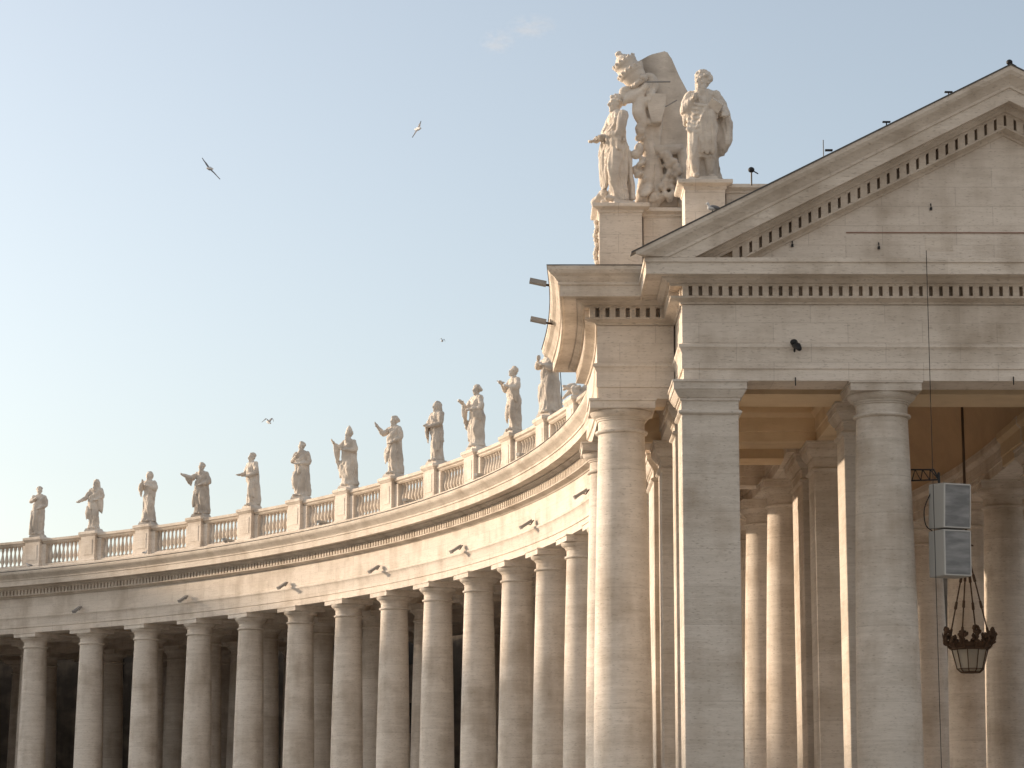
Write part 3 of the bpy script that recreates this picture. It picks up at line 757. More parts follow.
GRP = 'saint statues along the colonnade balustrade'
SP = [
 (dict(extra=child, armL=((-.17, -.03, .70), (-.06, -.11, .745)), armR=((.155, -.02, .62), (.05, -.12, .56)), knee=-.045, hair='short', w=.92, hyaw=.2, fall=.22),
  'farthest statue at the left end, hand on chest with a small figure at its knee'),
 (dict(armL=((-.16, -.06, .64), (-.245, -.17, .565)), armR=((.17, .0, .66), (.09, -.10, .60)), drapeR=.34, hair='long', beard=True, lean=.02, hip=-.02, hyaw=-.2, w=.9, cape=False, fall=.26),
  'second statue from the left, cloaked bearded figure with one hand held low to the side'),
 (dict(armL=((-.15, -.06, .66), (-.07, -.15, .79)), armR=((.16, -.03, .66), (.02, -.13, .73)), drapeL=.14, drapeR=.22, hair='hood', mantle=0, nod=.15, w=1.02, sleeve=1.35, hem=.135),
  'third statue from the left, hooded monk clasping both hands before the chest'),
 (dict(armL=((-.17, -.08, .72), (-.29, -.17, .77)), armR=((.165, .0, .64), (.06, -.12, .58)), drapeL=.16, hair='short', beard=True, sleeve=1.35, w=1.05, cape=True),
  'fourth statue from the left, robed figure stretching an open hand out in a wide sleeve'),
 (dict(armL=((-.14, -.08, .62), (-.15, -.19, .60)), armR=((.15, -.02, .62), (.05, -.13, .57)), hair='short', cape=True, w=.9, fwd=-.01, hyaw=-.3, mdir=-1),
  'fifth statue from the left, slim figure with both forearms held forward at the waist'),
 (dict(armL=((-.17, -.03, .66), (-.03, -.12, .76)), armR=((.16, .0, .62), (.0, -.13, .60)), hair='short', beard=True, cape=True, knee=-.055, w=.98),
  'sixth statue from the left, hand at the throat and a long cloak falling behind'),
 (dict(armL=((-.16, -.08, .68), (-.19, -.20, .78)), armR=((.16, -.02, .64), (.03, -.14, .64)), drapeL=.40, cape=True, hair='short', beard=True, w=1.08, prop=prop_mitre((0, -.012, .925)), hyaw=-.2, amp=.1),
  'bishop statue with a tall pointed mitre raising one hand, cope hanging from the arm'),
 (dict(armL=((-.19, -.07, .72), (-.25, -.17, .86)), armR=((.16, -.01, .63), (.06, -.12, .55)), cape=True, hair='bun', w=.92, lean=.01, hyaw=-.3, fall=.26),
  'statue pointing upwards with an outstretched arm, right of the mitred bishop'),
 (dict(armL=((-.14, -.08, .62), (-.06, -.19, .60)), armR=((.15, -.05, .62), (.03, -.17, .585)), drapeL=.30, hair='long', w=.95, hyaw=-.15, mdir=-1),
  'long-haired statue holding a bundle of cloth at its waist, ninth from the left'),
 (dict(armL=((-.16, -.10, .64), (-.13, -.22, .72)), armR=((.16, -.05, .62), (.02, -.17, .60)), drapeL=.36, drapeR=.2, hair='bun', w=1.08, lean=-.01, amp=.11, fall=.34),
  'tenth statue from the left, broad figure with a heavy mantle gathered over one raised forearm'),
 (dict(armL=((-.13, -.09, .66), (-.05, -.21, .735)), armR=((.15, -.05, .66), (.05, -.16, .69)), drapeR=.22, hair='short', w=.88, fwd=-.02, nod=.25, prop=prop_tube('curved_horn', [(-.10, -.26, .79), (-.05, -.22, .755), (.02, -.20, .75)], [.006, .011, .012])),
  'slender statue bending its head over a curved horn held to the chest'),
 (dict(armL=((-.14, -.10, .70), (-.05, -.17, .80)), armR=((.15, -.05, .66), (.03, -.16, .72)), cape=True, hair='long', w=1.12, lean=-.02, nod=.2, amp=.11, hem=.135,
       prop=prop_tube('staff', [(.12, .10, .72), (.13, .12, .4), (.14, .13, .05)], [.006, .006, .006], M_BLACK)),
  'nearest statue on the balustrade, wrapped in a voluminous robe close to the pavilion cornice'),
]
yaws = [-8, -18, -25, -28, -50, -30, -38, -42, -52, -55, -62, -48]
for i, (sp, lb) in enumerate(SP):
    x, y = apt(RB, th(i)); base = 18.32 + 2.20 + EYE + .16
    figure(sp, (x, y, base), radians(yaws[i]), lb, H=3.36, voxel=.04, seed=i + 1, group=GRP)

# the two large statues on the pavilion
def woman_extra(bm):
    drop([-.13, -.12, -.11, -.10, -.09], -.09, .60, .40)(bm)
    for k in range(5):
        tube(bm, [(-.02 + .02 * k, .075, .55 - .02 * k), (.0 + .018 * k, .09, .3), (.01 + .02 * k, .10, .05)], [.022, .024, .02], 7, sub=3)
    tube(bm, [(-.10, -.10, .10), (-.16, -.15, .05), (-.18, -.14, .015)], [.05, .035, .02], 8, sub=3)
woman = dict(armL=((-.12, -.08, .64), (-.10, -.165, .60)), armR=((.13, -.06, .62), (-.01, -.14, .61)), drapeR=.14, hair='bun', w=.76, sleeve=.85, hip=.02, hyaw=-.1, palm=(0, 0, 1), fall=.34, hem=.125, amp=.11, extra=woman_extra, hs=1.05, fwd=-.01)
figure(woman, (3.50, 79.35, HP + EYE + .16), radians(-64), 'female statue with hair tied back holding out one hand, alone on the front pedestal', H=3.70, voxel=.024, seed=21, group='large statues on the pavilion roof')
def man_extra(bm):
    # bare shins and feet below the short tunic
    tube(bm, [(-.055, -.02, .30), (-.062, -.045, .22), (-.058, -.03, .05)], [.045, .04, .026], 12, sub=3); ell(bm, (-.062, -.065, .026), (.030, .062, .024))
    tube(bm, [(.06, -.01, .30), (.055, -.03, .2), (.062, .0, .05)], [.045, .04, .027], 12, sub=3); ell(bm, (.075, -.03, .026), (.034, .055, .024))
    # mantle blown out behind the left arm
    for k in range(13):
        u = k / 12
        tube(bm, [(.04 + .11 * u, .06 - .07 * u, .80 - .03 * u), (.07 + .15 * u, .06 - .02 * u, .60), (.08 + .15 * u, .06 - .05 * u * (k % 2), .40), (.06 + .10 * u, .06, .16 + .10 * u)], [.03, .036, .036, .02], 8, sub=4)
    for k in range(7):
        tube(bm, [(-.13, -.03 - .01 * k, .76 - .05 * k), (-.06, -.105, .69 - .045 * k), (.03, -.12, .66 - .03 * k), (.12, -.10, .64 - .012 * k)], [.018, .022, .022, .018], 8, sub=4)
    for k in range(9):
        x = -.02 + .016 * k; tube(bm, [(x, -.125, .62), (x + .004, -.115 - .02 * (k % 2), .45), (x + .01, -.10, .24 + .02 * (k % 3))], [.015, .019, .014], 7, sub=2)
man = dict(armL=((-.165, -.02, .66), (-.085, -.12, .73)), armR=((.175, -.02, .655), (.20, -.12, .585)), drapeL=.14, hair='short', beard=True, w=1.0, hem=.125, amp=.11, knee=-.06, mantle=0,
           hyaw=-.55, sleeve=1.35, hs=1.28, short=True, cape=True, extra=man_extra, prop=prop_book((.12, -.15, .66), -.9))
figure(man, (6.08, 76.35, HP + EYE + .16), radians(-6), 'bearded male statue in a wind-blown mantle holding a book beside the pediment', H=3.52, voxel=.024, seed=33, group='large statues on the pavilion roof')

# ---------------------------------------------------------------- coat of arms between the two
def arms_group():
    Z = 79.6
    def W(x, y, z=Z): return PW(x, y, z)
    root = tag(empty('stone_coat_of_arms', (4.9, Z, HP + EYE)), 'huge carved coat of arms tilting forward between the two large roof statues', 'coat of arms')
    R0 = Vector(root.location)
    # backing slab (seen from its flank): tilted block
    bm = bmesh.new()
    out = [(632, 64), (650, 54), (666, 50), (671, 58), (678, 74), (690, 96), (697, 122), (694, 150), (690, 178), (692, 206), (656, 208), (653, 170), (650, 130), (646, 100)]
    fr = [bm.verts.new(W(x, y)) for x, y in out]; bk = [bm.verts.new(W(x, y) + Vector((0, 1.5, 0))) for x, y in out]
    bm.faces.new(fr); bm.faces.new(bk[::-1])
    for k in range(len(out)): bm.faces.new((fr[k], fr[(k + 1) % len(out)], bk[(k + 1) % len(out)], bk[k]))
    r = bmesh.ops.bevel(bm, geom=list(bm.edges), offset=.05, segments=2, affect='EDGES')
    bmesh.ops.triangulate(bm, faces=[f for f in bm.faces if len(f.verts) > 4])
    o = mesh_obj('backing_slab', bm, M_STAT, root); o.location = -R0
    def carve(name, fn, voxel=.035, seed=3, disp=.012):
        b = bmesh.new(); fn(b); oo = finish_statue(b, name, 1.0, voxel, seed, disp); oo.parent = root; oo.location = -R0; return oo
    q = lambda x, y, dz=0: W(x, y, Z) + Vector((0, dz, 0))
    s = .0334
    def tiara(b):
        base = q(640, 88, -.2); tip = q(617, 55, -.2); ax = (tip - base); Lt = ax.length; Mx = Matrix.Translation(base) @ ax.to_track_quat('Z', 'Y').to_matrix().to_4x4()
        pr = [(.0, .40), (.06, .46), (.12, .40), (.2, .45), (.34, .50), (.38, .56), (.46, .56), (.50, .48), (.62, .46), (.66, .50), (.72, .49), (.76, .38), (.86, .26), (.92, .14), (.95, .13), (1.0, .15), (1.04, .08)]
        lathe(b, [(r * .84, z * Lt) for z, r in pr], 28, M=Mx)
        for z, r, n_ in ((.02, .37, 14), (.42, .48, 16), (.70, .41, 14)):
            for k in range(n_):
                A = 2 * pi * k / n_
                ell(b, Mx @ Vector((r * cos(A), r * sin(A), (z + .05) * Lt)), (.05, .05, .06), u=8, v=6)
    carve('papal_tiara', tiara, disp=.004)
    def scrolls(b):
        rr = random.Random(4)
        # cherub-like scroll under the tiara, volutes and cartouche rim seen edge-on
        tube(b, [q(650, 84), q(641, 92, -.2), q(631, 99, -.3), q(624, 101, -.3), q(622, 94, -.3), q(628, 91, -.3)], [.30, .24, .20, .16, .13, .10], 12, sub=4)
        for k in range(7): tube(b, [q(646 - k * 3.2, 90 + k * 1.5, -.45), q(643 - k * 3.2, 96 + k * 1.4, -.5), q(640 - k * 3, 104 + k * .6, -.45)], [.05, .06, .04], 7, sub=2)
        tube(b, [q(646, 96, -.3), q(652, 88, -.3), q(650, 80, -.3), q(643, 80, -.3)], [.2, .2, .16, .12], 10, sub=3)
        tube(b, [q(640, 104, -.3), q(638, 116, -.4), q(642, 126, -.4), q(637, 132, -.4)], [.26, .24, .2, .12], 10, sub=4)
        tube(b, [q(646, 126), q(646, 140), q(650, 156), q(648, 176), q(644, 196), q(640, 203)], [.30, .26, .26, .32, .30, .22], 12, sub=4)
        for k in range(26):
            u = k / 25; x = 643 + 5 * sin(u * 7) + rr.uniform(-4, 4); y = 82 + 118 * u
            ell(b, q(x, y, rr.uniform(-.5, .1)), (rr.uniform(.10, .20), .2, rr.uniform(.12, .24)), (rr.random(), rr.random(), 0), u=8, v=6)
        for sx in range(5):
            tube(b, [q(650 + sx * 2.4, 120), q(649 + sx * 2.0, 142, -.06), q(648 + sx * 2.2, 172)], [.12, .11, .08], 8, sub=3)
    carve('scrolled_frame', scrolls, seed=8, disp=.02)
    # shield plate
    bm = bmesh.new()
    out = [(645, 98), (666, 99), (664, 112), (660, 127), (650, 128), (647, 114)]
    a_ = [bm.verts.new(W(x, y) + Vector((0, -.62, 0))) for x, y in out]; b_ = [bm.verts.new(W(x, y)) for x, y in out]
    bm.faces.new(a_); bm.faces.new(b_[::-1])
    for k in range(6): bm.faces.new((a_[k], a_[(k + 1) % 6], b_[(k + 1) % 6], b_[k]))
    bmesh.ops.bevel(bm, geom=list(bm.edges), offset=.03, segments=2, affect='EDGES')
    o = mesh_obj('shield_plate', bm, M_STAT, root); o.location = -R0
    def garland(b):
        rr = random.Random(9)
        for k in range(150):
            u = rr.random(); y = 156 + 48 * u; x = 664 + 9 * sin(u * 4) + rr.uniform(-1, 1) * (3 + 8 * u)
            ell(b, q(x, y, -.1 - rr.random() * .35), (rr.uniform(.07, .13),) * 3, u=8, v=6)
        tube(b, [q(656, 150, -.1), q(668, 152, -.2), q(680, 148, -.1)], [.16, .2, .14], 10, sub=3)
        tube(b, [q(654, 160), q(657, 184), q(652, 204)], [.24, .26, .3], 10, sub=3)
        tube(b, [q(682, 152), q(684, 178), q(686, 204)], [.2, .24, .3], 10, sub=3)
    carve('fruit_garland', garland, seed=5, disp=.008)
    bm = bmesh.new(); tube(bm, [q(645, 88, -.7), q(668, 88, -.72)], [.03, .03], 8); mesh_obj('clamp_bar', bm, M_GREYM, root).location = -R0
    bm = bmesh.new(); tube(bm, [q(664, 112, -.66), q(675, 106, -.68)], [.022, .022], 8); mesh_obj('clamp_bar', bm, M_GREYM, root).location = -R0
arms_group()

# small carved ribbon on the last visible pedestal behind the cornice
def ribbon():
    b = bmesh.new(); x, y = apt(RB, th(12)); rr = random.Random(2)
    for k in range(9):
        A = rr.uniform(0, 2 * pi)
        tube(b, [(x, y, 22.15), (x + .4 * cos(A), y + .3 * sin(A), 22.15 + rr.uniform(.2, .7)), (x + .8 * cos(A + .5), y + .4 * sin(A), 22.1 + rr.uniform(0, .9))], [.16, .12, .06], 8, sub=3)
    for k in range(14): ell(b, (x + rr.uniform(-.5, .5), y + rr.uniform(-.3, .3), 22.2 + rr.uniform(0, .4)), (.16, .16, .14), u=8, v=6)
    bmesh.ops.translate(b, verts=b.verts, vec=(-x, -y, -22.1))
    o = finish_statue(b, 'carved_trophy', 1.0, .04, 4, .02); o.location = (x, y, 22.1)
    tag(o, 'low knot of carved ribbons on the pedestal just left of the pavilion wall', 'sculpture')
ribbon()

# ---------------------------------------------------------------- floodlights
def floodlight(name='floodlight'):
    root = empty(name)
    b = bmesh.new(); box(b, -.46, .46, -.20, .20, -.10, .10); box(b, -.50, -.42, -.23, .23, -.13, .13)
    mesh_obj('lamp_housing', b, M_GREYM, root)
    b = bmesh.new(); tube(b, [(.1, 0, -.04), (.25, 0, -.2), (.62, 0, -.05)], [.04, .04, .04], 6); mesh_obj('bracket', b, M_IRON, root)
    return root
fl = floodlight()
FN = ['over the leftmost columns in the shade', 'at the shadow edge of the frieze', 'below the fifth statue', 'below the mitred bishop', 'below the ninth statue', 'below the horn-holding statue', 'right against the pavilion column']
for k, i in enumerate((1, 3, 5, 7, 9, 11, 13)):
    t = th(i) + .001; o = dup(fl) if k else fl
    x, y = apt(RAD - .78 - .50, t); o.location = (x, y, 15.22 + EYE); o.scale = (.70, .70, .70)
    o.rotation_euler = (0, radians(28 if False else 0), t); o.rotation_euler = (0, radians(-33), t)
    tag(o, 'grey floodlight on a bracket along the architrave, ' + FN[k], 'floodlight', 'floodlights along the colonnade frieze')
# tubes resting on the cornice in front of the balustrade
def led():
    root = empty('cornice_floodlight')
    b = bmesh.new(); box(b, -.6, .6, -.12, .12, .12, .26); mesh_obj('lamp_housing', b, M_SPK, root)
    b = bmesh.new(); box(b, -.35, -.28, -.1, .1, 0, .14); box(b, .28, .35, -.1, .1, 0, .14); mesh_obj('bracket', b, M_GREYM, root)
    return root
ld = led()
for k, (i, nm) in enumerate(((3.9, 'left of the fifth statue pedestal'), (5.9, 'left of the mitred bishop'), (7.9, 'between the pointing statue and the cloth-holding statue'), (9.8, 'under the heavy-mantled statue'), (11.1, 'under the nearest balustrade statue'))):
    t = th(i); o = dup(ld) if k else ld; x, y = apt(RAD - 1.45, t); o.location = (x, y, 18.31 + EYE); o.rotation_euler = (0, 0, t + .5)
    tag(o, 'pale lamp lying on the cornice ledge, ' + nm, 'floodlight', 'lamps on the cornice ledge')
# two floods sticking out of the pavilion cornice
for k, (x, y, Z) in enumerate(((546, 284, 79.5), (546, 322, 84.5))):
    o = empty('eaves_floodlight', PW(x, y, Z))
    b = bmesh.new(); box(b, -.55, .0, -.16, .16, -.07, .07, Matrix.Rotation(radians(12), 4, 'Y')); mesh_obj('lamp_housing', b, M_GREYM, o)
    b = bmesh.new(); tube(b, [(-.05, 0, -.02), (.2, 0, -.06), (.45, 0, -.02)], [.04, .04, .04], 6); mesh_obj('bracket', b, M_IRON, o)
    tag(o, ('upper' if k == 0 else 'lower') + ' grey lamp jutting sideways from the pavilion cornice into the sky', 'floodlight', 'lamps on the pavilion cornice')

# black security camera on the architrave
p = PW(794, 346, ZF); o = tag(empty('security_camera', (p.x, ZF - .2, p.z)), 'black security camera fixed above the architrave left of the front column', 'camera')
b = bmesh.new(); tube(b, [(0, 0, .0), (.06, -.25, -.08), (.10, -.34, -.18)], [.10, .11, .08], 10); ell(b, (-.03, -.05, .08), (.12, .12, .10)); mesh_obj('camera_body', b, M_BLACK, o, smooth=60)
b = bmesh.new(); tube(b, [(0, -.02, -.05), (0, .2, -.2)], [.035, .035], 6); mesh_obj('bracket', b, M_BLACK, o)

# small iron pins under the architrave and on the tympanum
for k, (x, y, lb) in enumerate(((795.5, 381, 'short iron pin under the architrave left of the front column'), (1013.5, 380, 'short iron pin under the architrave at the right edge'))):
    p = PW(x, y, ZF - .04); b = bmesh.new(); tube(b, [(0, 0, .12), (0, 0, -.12)], [.018, .018], 6); b2 = mesh_obj('iron_pin', b, M_BLACK); b2.location = p; tag(b2, lb, 'pin', 'iron pins on the front')
for x, y, lb in ((792, 243, 'small iron cramp low on the left of the pediment wall'), (878.5, 245, 'small iron cramp near the foot of the pediment wall'), (930.5, 206, 'small iron cramp in the middle of the pediment wall')):
    p = PW(x, y, ZF - .03); b = bmesh.new(); tube(b, [(0, 0, .09), (0, -.04, -.02)], [.02, .014], 6); box(b, -.035, .035, -.05, .03, -.11, -.03); b2 = mesh_obj('iron_cramp', b, M_BLACK); b2.location = p; tag(b2, lb, 'cramp', 'iron cramps on the pediment')

# gadgets on the raking cornice
def roof_gadget(x, y, kind, lb):
    zz = ZF - 1.2; p = PW(x, y, zz); o = tag(empty('roof_fitting', p), lb, 'roof fitting', 'fittings on the pediment slope')
    b = bmesh.new(); b2 = bmesh.new()
    if kind == 'lamp': tube(b, [(0, 0, -.4), (0, 0, .05)], [.025, .025], 6); ell(b2, (0, 0, .08), (.10, .09, .09)); tube(b2, [(.05, 0, .05), (.2, 0, -.04)], [.02, .02], 6)
    elif kind == 'rod': tube(b, [(0, 0, -.45), (0, 0, .3)], [.014, .014], 6); box(b2, .05, .28, -.05, .05, -.05, .0)
    else: tube(b, [(0, 0, -.3), (0, 0, 0)], [.02, .02], 6); box(b2, -.12, .12, -.05, .05, .0, .04)
    mesh_obj('stem', b, M_BLACK, o); mesh_obj('head', b2, M_BLACK, o)
roof_gadget(751, 172, 'lamp', 'small black spotlight on the attic block right of the bearded statue')
roof_gadget(823, 149, 'rod', 'thin lightning rod standing on the lower half of the pediment slope')
roof_gadget(886, 122, 'bar', 'small flat fitting on the middle of the pediment slope')
roof_gadget(948, 92, 'bar', 'small flat fitting on the upper part of the pediment slope')
roof_gadget(1009, 64, 'lamp', 'small spotlight at the very peak of the pediment')

# ---------------------------------------------------------------- cable, truss, loudspeakers
ZS = 75.2
p0 = PW(926, 250, 73.7); p1_ = PW(936.5, 800, 73.7)
b = bmesh.new(); tube(b, [(0, 0, 0), (0, 0, p1_.z - p0.z)], [.011, .011], 6)
o = mesh_obj('hanging_cable', b, M_BLACK); o.location = p0; tag(o, 'thin black cable hanging from the cornice past the loudspeakers', 'cable')
b = bmesh.new()
ta_, tb_ = PW(911.5, 469, 76), PW(934, 469, ZS); ba_, bb_ = PW(912, 480, 76), PW(939, 479, ZS)
tube(b, [ta_, tb_], [.025, .025], 6); tube(b, [ba_, bb_], [.025, .025], 6); tube(b, [tb_, bb_], [.025, .025], 6)
n = 6
for k in range(n):
    a = (ta_ if k % 2 else ba_).lerp(tb_ if k % 2 else bb_, k / n); c = (ba_ if k % 2 else ta_).lerp(bb_ if k % 2 else tb_, (k + 1) / n)
    tube(b, [a, c], [.016, .016], 6)
tube(b, [bb_ + Vector((0, 0, .2)), bb_ + Vector((0, 0, -.3))], [.04, .04], 6)
bmesh.ops.translate(b, verts=b.verts, vec=-ba_)
o = mesh_obj('truss_bracket', b, M_BLACK); o.location = ba_; tag(o, 'small black lattice truss reaching from the front column to the loudspeakers', 'bracket')
spk = tag(empty('loudspeaker_stack', PW(953, 577, ZS)), 'two stacked grey loudspeaker boxes hanging right of the front column', 'loudspeaker')
c0 = PW(949.5, 530, ZS)
rzs = radians(-20)
for k, (zt, zb, dy) in enumerate(((1.42, .05, 0), (-.01, -1.42, 0))):
    M = Matrix.Translation(c0 - spk.location) @ Matrix.Rotation(rzs * -1, 4, 'Z') @ Matrix.Rotation(radians(4 if k == 0 else 1), 4, 'X')
    b = bmesh.new(); box(b, -.47, .47, -.45, .45, zb, zt, M); bmesh.ops.bevel(b, geom=list(b.edges), offset=.02, segments=1, affect='EDGES')
    cab = mesh_obj('speaker_cabinet', b, M_SPK, spk)
    b = bmesh.new(); box(b, -.42, .42, -.475, -.40, zb + .06, zt - .06, M); mesh_obj('grille', b, M_GRILL, cab)
    b = bmesh.new()
    for xx in (-.45, .43): box(b, xx, xx + .03, -.485, -.43, zb + .02, zt - .02, M)
    for z_ in (zb + .02, zt - .05): box(b, -.42, .43, -.485, -.43, z_, z_ + .03, M)
    mesh_obj('front_frame', b, M_SPKF, cab)
b = bmesh.new(); v0 = c0 - spk.location; tube(b, [v0 + Vector((-.5, .1, 1.2)), v0 + Vector((-.72, .1, .7)), v0 + Vector((-.7, .1, .2)), v0 + Vector((-.5, .1, .0))], [.018] * 4, 6, sub=5)
mesh_obj('speaker_cable', b, M_BLACK, spk)

# ---------------------------------------------------------------- hanging lantern
ZL = 82.6
lan = tag(empty('hanging_lantern', PW(971, 672, ZL)), 'wrought-iron lantern with leafy crown hanging in the middle passage', 'lantern')
LO = Vector(lan.location)
cx0 = LO.x
topz = 15.2 + EYE - LO.z
ring_z = PW(971, 622, ZL).z - LO.z; apex_z = PW(971, 548, ZL).z - LO.z; gl_top = PW(971, 649, ZL).z - LO.z
b = bmesh.new(); tube(b, [(0, 0, topz), (0, 0, apex_z)], [.045, .045], 8); mesh_obj('suspension_rod', b, M_IRON, lan)
b = bmesh.new()
for k in range(8): A = 2 * pi * k / 8; tube(b, [(0, 0, apex_z), (.10 * cos(A), .10 * sin(A), apex_z + .12), (.22 * cos(A), .22 * sin(A), apex_z + .10)], [.03, .03, .02], 6)
ell(b, (0, 0, apex_z - .05), (.09, .09, .14)); mesh_obj('rosette', b, M_IRON, lan, smooth=60)
ring_e = gl_top + .25
for k in range(4):
    A = pi / 4 + pi / 2 * k + .25; b = bmesh.new(); L = 14
    for j in range(L):
        s0, s1 = j / L, (j + .92) / L
        pa = Vector((.72 * s0 * cos(A), .72 * s0 * sin(A), apex_z + (ring_e - apex_z) * s0)); pb = Vector((.72 * s1 * cos(A), .72 * s1 * sin(A), apex_z + (ring_e - apex_z) * s1))
        tube(b, [pa, pb], [.026, .026] if j % 4 else [.045, .05], 6)
    mesh_obj('chain', b, M_IRON, lan)
b = bmesh.new()
lathe(b, [(.58, gl_top + .05), (.66, gl_top + .10), (.69, gl_top + .22), (.66, gl_top + .23), (.62, gl_top + .12), (.56, gl_top + .07)], 24)
rl = random.Random(12)
for k in range(12):
    A = 2 * pi * k / 12 + .1
    c = lambda r, z, A=A: Vector((r * cos(A), r * sin(A), z))
    big = k % 3 == 0
    hh = .62 if big else .40
    tube(b, [c(.56, gl_top), c(.74, gl_top + .12), c(.76, gl_top + .35), c(.80, gl_top + hh)], [.025, .03, .025, .015], 6, sub=3)
    tube(b, [c(.74, gl_top + .15), c(.86, gl_top + .3), c(.92, gl_top + .56)], [.02, .02, .008], 6, sub=3)
    for q_ in range(18 if big else 10):
        a2 = A + rl.uniform(-.16, .16); z_ = gl_top + rl.uniform(.2, hh + .08); r_ = rl.uniform(.68, .84)
        ell(b, (r_ * cos(a2), r_ * sin(a2), z_), (rl.uniform(.04, .10), .05, rl.uniform(.05, .10)), (rl.random(), 0, A), u=8, v=6)
    if big:
        for q_ in range(5):
            B = 2 * pi * q_ / 5; ell(b, (.80 * cos(A + .1 * sin(B)), .80 * sin(A + .1 * sin(B)), gl_top + .62 + .09 * cos(B)), (.06, .06, .065), u=8, v=6)
mesh_obj('leafy_crown', b, M_IRON, lan, smooth=60)
b = bmesh.new(); lathe(b, [(.30, .03), (.43, .13), (.585, gl_top)], 10); mesh_obj('glass_basket', b, M_GLASS, lan)
b = bmesh.new()
for k in range(10):
    A = 2 * pi * k / 10; c = lambda r, z: Vector((r * cos(A), r * sin(A), z))
    tube(b, [c(.31, .0), c(.44, .12), c(.60, gl_top)], [.018] * 3, 6)
    A = 2 * pi * (k + 1) / 10; d2 = lambda r, z: Vector((r * cos(A), r * sin(A), z))
    tube(b, [c2 for c2 in (Vector((.44 * cos(2 * pi * k / 10), .44 * sin(2 * pi * k / 10), .12)), d2(.44, .12))], [.014, .014], 6)
lathe(b, [(.05, -.02), (.31, -.01), (.33, .03), (.05, .04)], 16); lathe(b, [(.57, gl_top - .02), (.63, gl_top), (.63, gl_top + .06), (.57, gl_top + .07)], 20)
mesh_obj('lantern_frame', b, M_IRON, lan)

# ---------------------------------------------------------------- buildings and trees behind
def back_house():
    o = tag(empty('house_behind', apt(RAD + 26, .5) + (0,)), 'dark building standing behind the columns of the colonnade', 'building')
    OO = Vector(o.location)
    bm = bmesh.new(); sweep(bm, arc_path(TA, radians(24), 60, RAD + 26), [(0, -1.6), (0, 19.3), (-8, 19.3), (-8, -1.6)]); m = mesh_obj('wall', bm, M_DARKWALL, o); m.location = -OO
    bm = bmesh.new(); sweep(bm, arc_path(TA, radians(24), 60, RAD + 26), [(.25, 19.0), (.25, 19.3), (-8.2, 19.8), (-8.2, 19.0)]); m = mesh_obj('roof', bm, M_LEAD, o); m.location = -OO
    bm = bmesh.new(); box(bm, -.02, .08, -.6, .6, -1.1, 1.1)
    wn = mesh_obj('window', bm, M_BLACK)
    for k in range(16):
        for z in (5.5, 10.5, 15.5):
            t = radians(26) + k * radians(3.6); x, y = apt(RAD + 25.95, t); dup(wn, o, Vector((x, y, z)) - OO, t)
    bpy.data.objects.remove(wn)
back_house()

def palace():
    u = Vector((SUN_DIR.x, SUN_DIR.y, 0)).normalized(); c = Vector((.43, .90, 0)).normalized()
    o = tag(empty('palace', u * 260 + c * 150), 'tall pale palace beyond the far left end of the colonnade, outside the view', 'building')
    o.rotation_euler = (0, 0, math.atan2(c.y, c.x))
    bm = bmesh.new(); box(bm, -110, 130, 0, 30, 0, PAL_H); box(bm, -111, 131, -1.2, 31, PAL_H, PAL_H + 1.2); mesh_obj('wall', bm, M_TRIM, o)
    bm = bmesh.new(); box(bm, -1.1, 1.1, -.25, .1, 0, 4); box(bm, -1.4, 1.4, -.5, .1, -.4, 0); wn = mesh_obj('window', bm, M_LEAD)
    for k in range(18):
        for z in (8, 18, 28, 38): dup(wn, o, (-103 + k * 13, 0, z))
    bpy.data.objects.remove(wn)
PAL_H = 52.6
palace()

def tree(x, y, H, R, seed, label):
    rr = random.Random(seed); root = tag(empty('tree', (x, y, 0)), label, 'tree', 'trees behind the pavilion')
    bm = bmesh.new(); tube(bm, [(0, 0, 0), (.2, .1, H * .3), (0, .2, H * .62)], [.45, .33, .16], 10, sub=4)
    tips = []
    for k in range(14):
        A = rr.uniform(0, 2 * pi); z0 = H * rr.uniform(.28, .55); e = Vector((cos(A) * R * .7 * rr.uniform(.5, 1), sin(A) * R * .7 * rr.uniform(.5, 1), H * rr.uniform(.5, .9)))
        tube(bm, [(0, .1, z0), (e.x * .5, e.y * .5, (z0 + e.z) / 2 - .3), e], [.16, .1, .04], 7, sub=3); tips.append(e)
    mesh_obj('trunk', bm, M_BARK, root, smooth=60)
    bm = bmesh.new()
    for k in range(75):
        c = rr.choice(tips) + Vector((rr.gauss(0, 1), rr.gauss(0, 1), rr.gauss(0, .8))) * R * .22
        for j in range(150):
            p = c + Vector((rr.gauss(0, .42), rr.gauss(0, .42), rr.gauss(0, .36)))
            a = Vector((rr.uniform(-1, 1), rr.uniform(-1, 1), rr.uniform(-1, 1))).normalized() * .16; bb = a.orthogonal().normalized() * .09
            v = [bm.verts.new(p - a), bm.verts.new(p + bb), bm.verts.new(p + a), bm.verts.new(p - bb)]; bm.faces.new(v)
    me = bpy.data.meshes.new('crown'); bm.to_mesh(me); bm.free(); me.materials.append(M_LEAF); c = bpy.data.objects.new('crown', me); COL.objects.link(c); c.parent = root
tree(27.0, 153, 17, 6.0, 3, 'green tree glimpsed in the gap under the loudspeakers')
# house closing the view through the pavilion
def far_house(x0, x1, y0, y1, h, label):
    o = tag(empty('background_house', ((x0 + x1) / 2, y0, 0)), label, 'building')
    bm = bmesh.new(); box(bm, (x0 - x1) / 2, (x1 - x0) / 2, 0, y1 - y0, 0, h); mesh_obj('wall', bm, M_OCHRE, o)
    bm = bmesh.new(); box(bm, (x0 - x1) / 2 - .4, (x1 - x0) / 2 + .4, -.4, y1 - y0, h, h + .5); mesh_obj('roof', bm, M_LEAD, o)
far_house(20, 70, 168, 185, 12, 'plain ochre house far behind the pavilion')

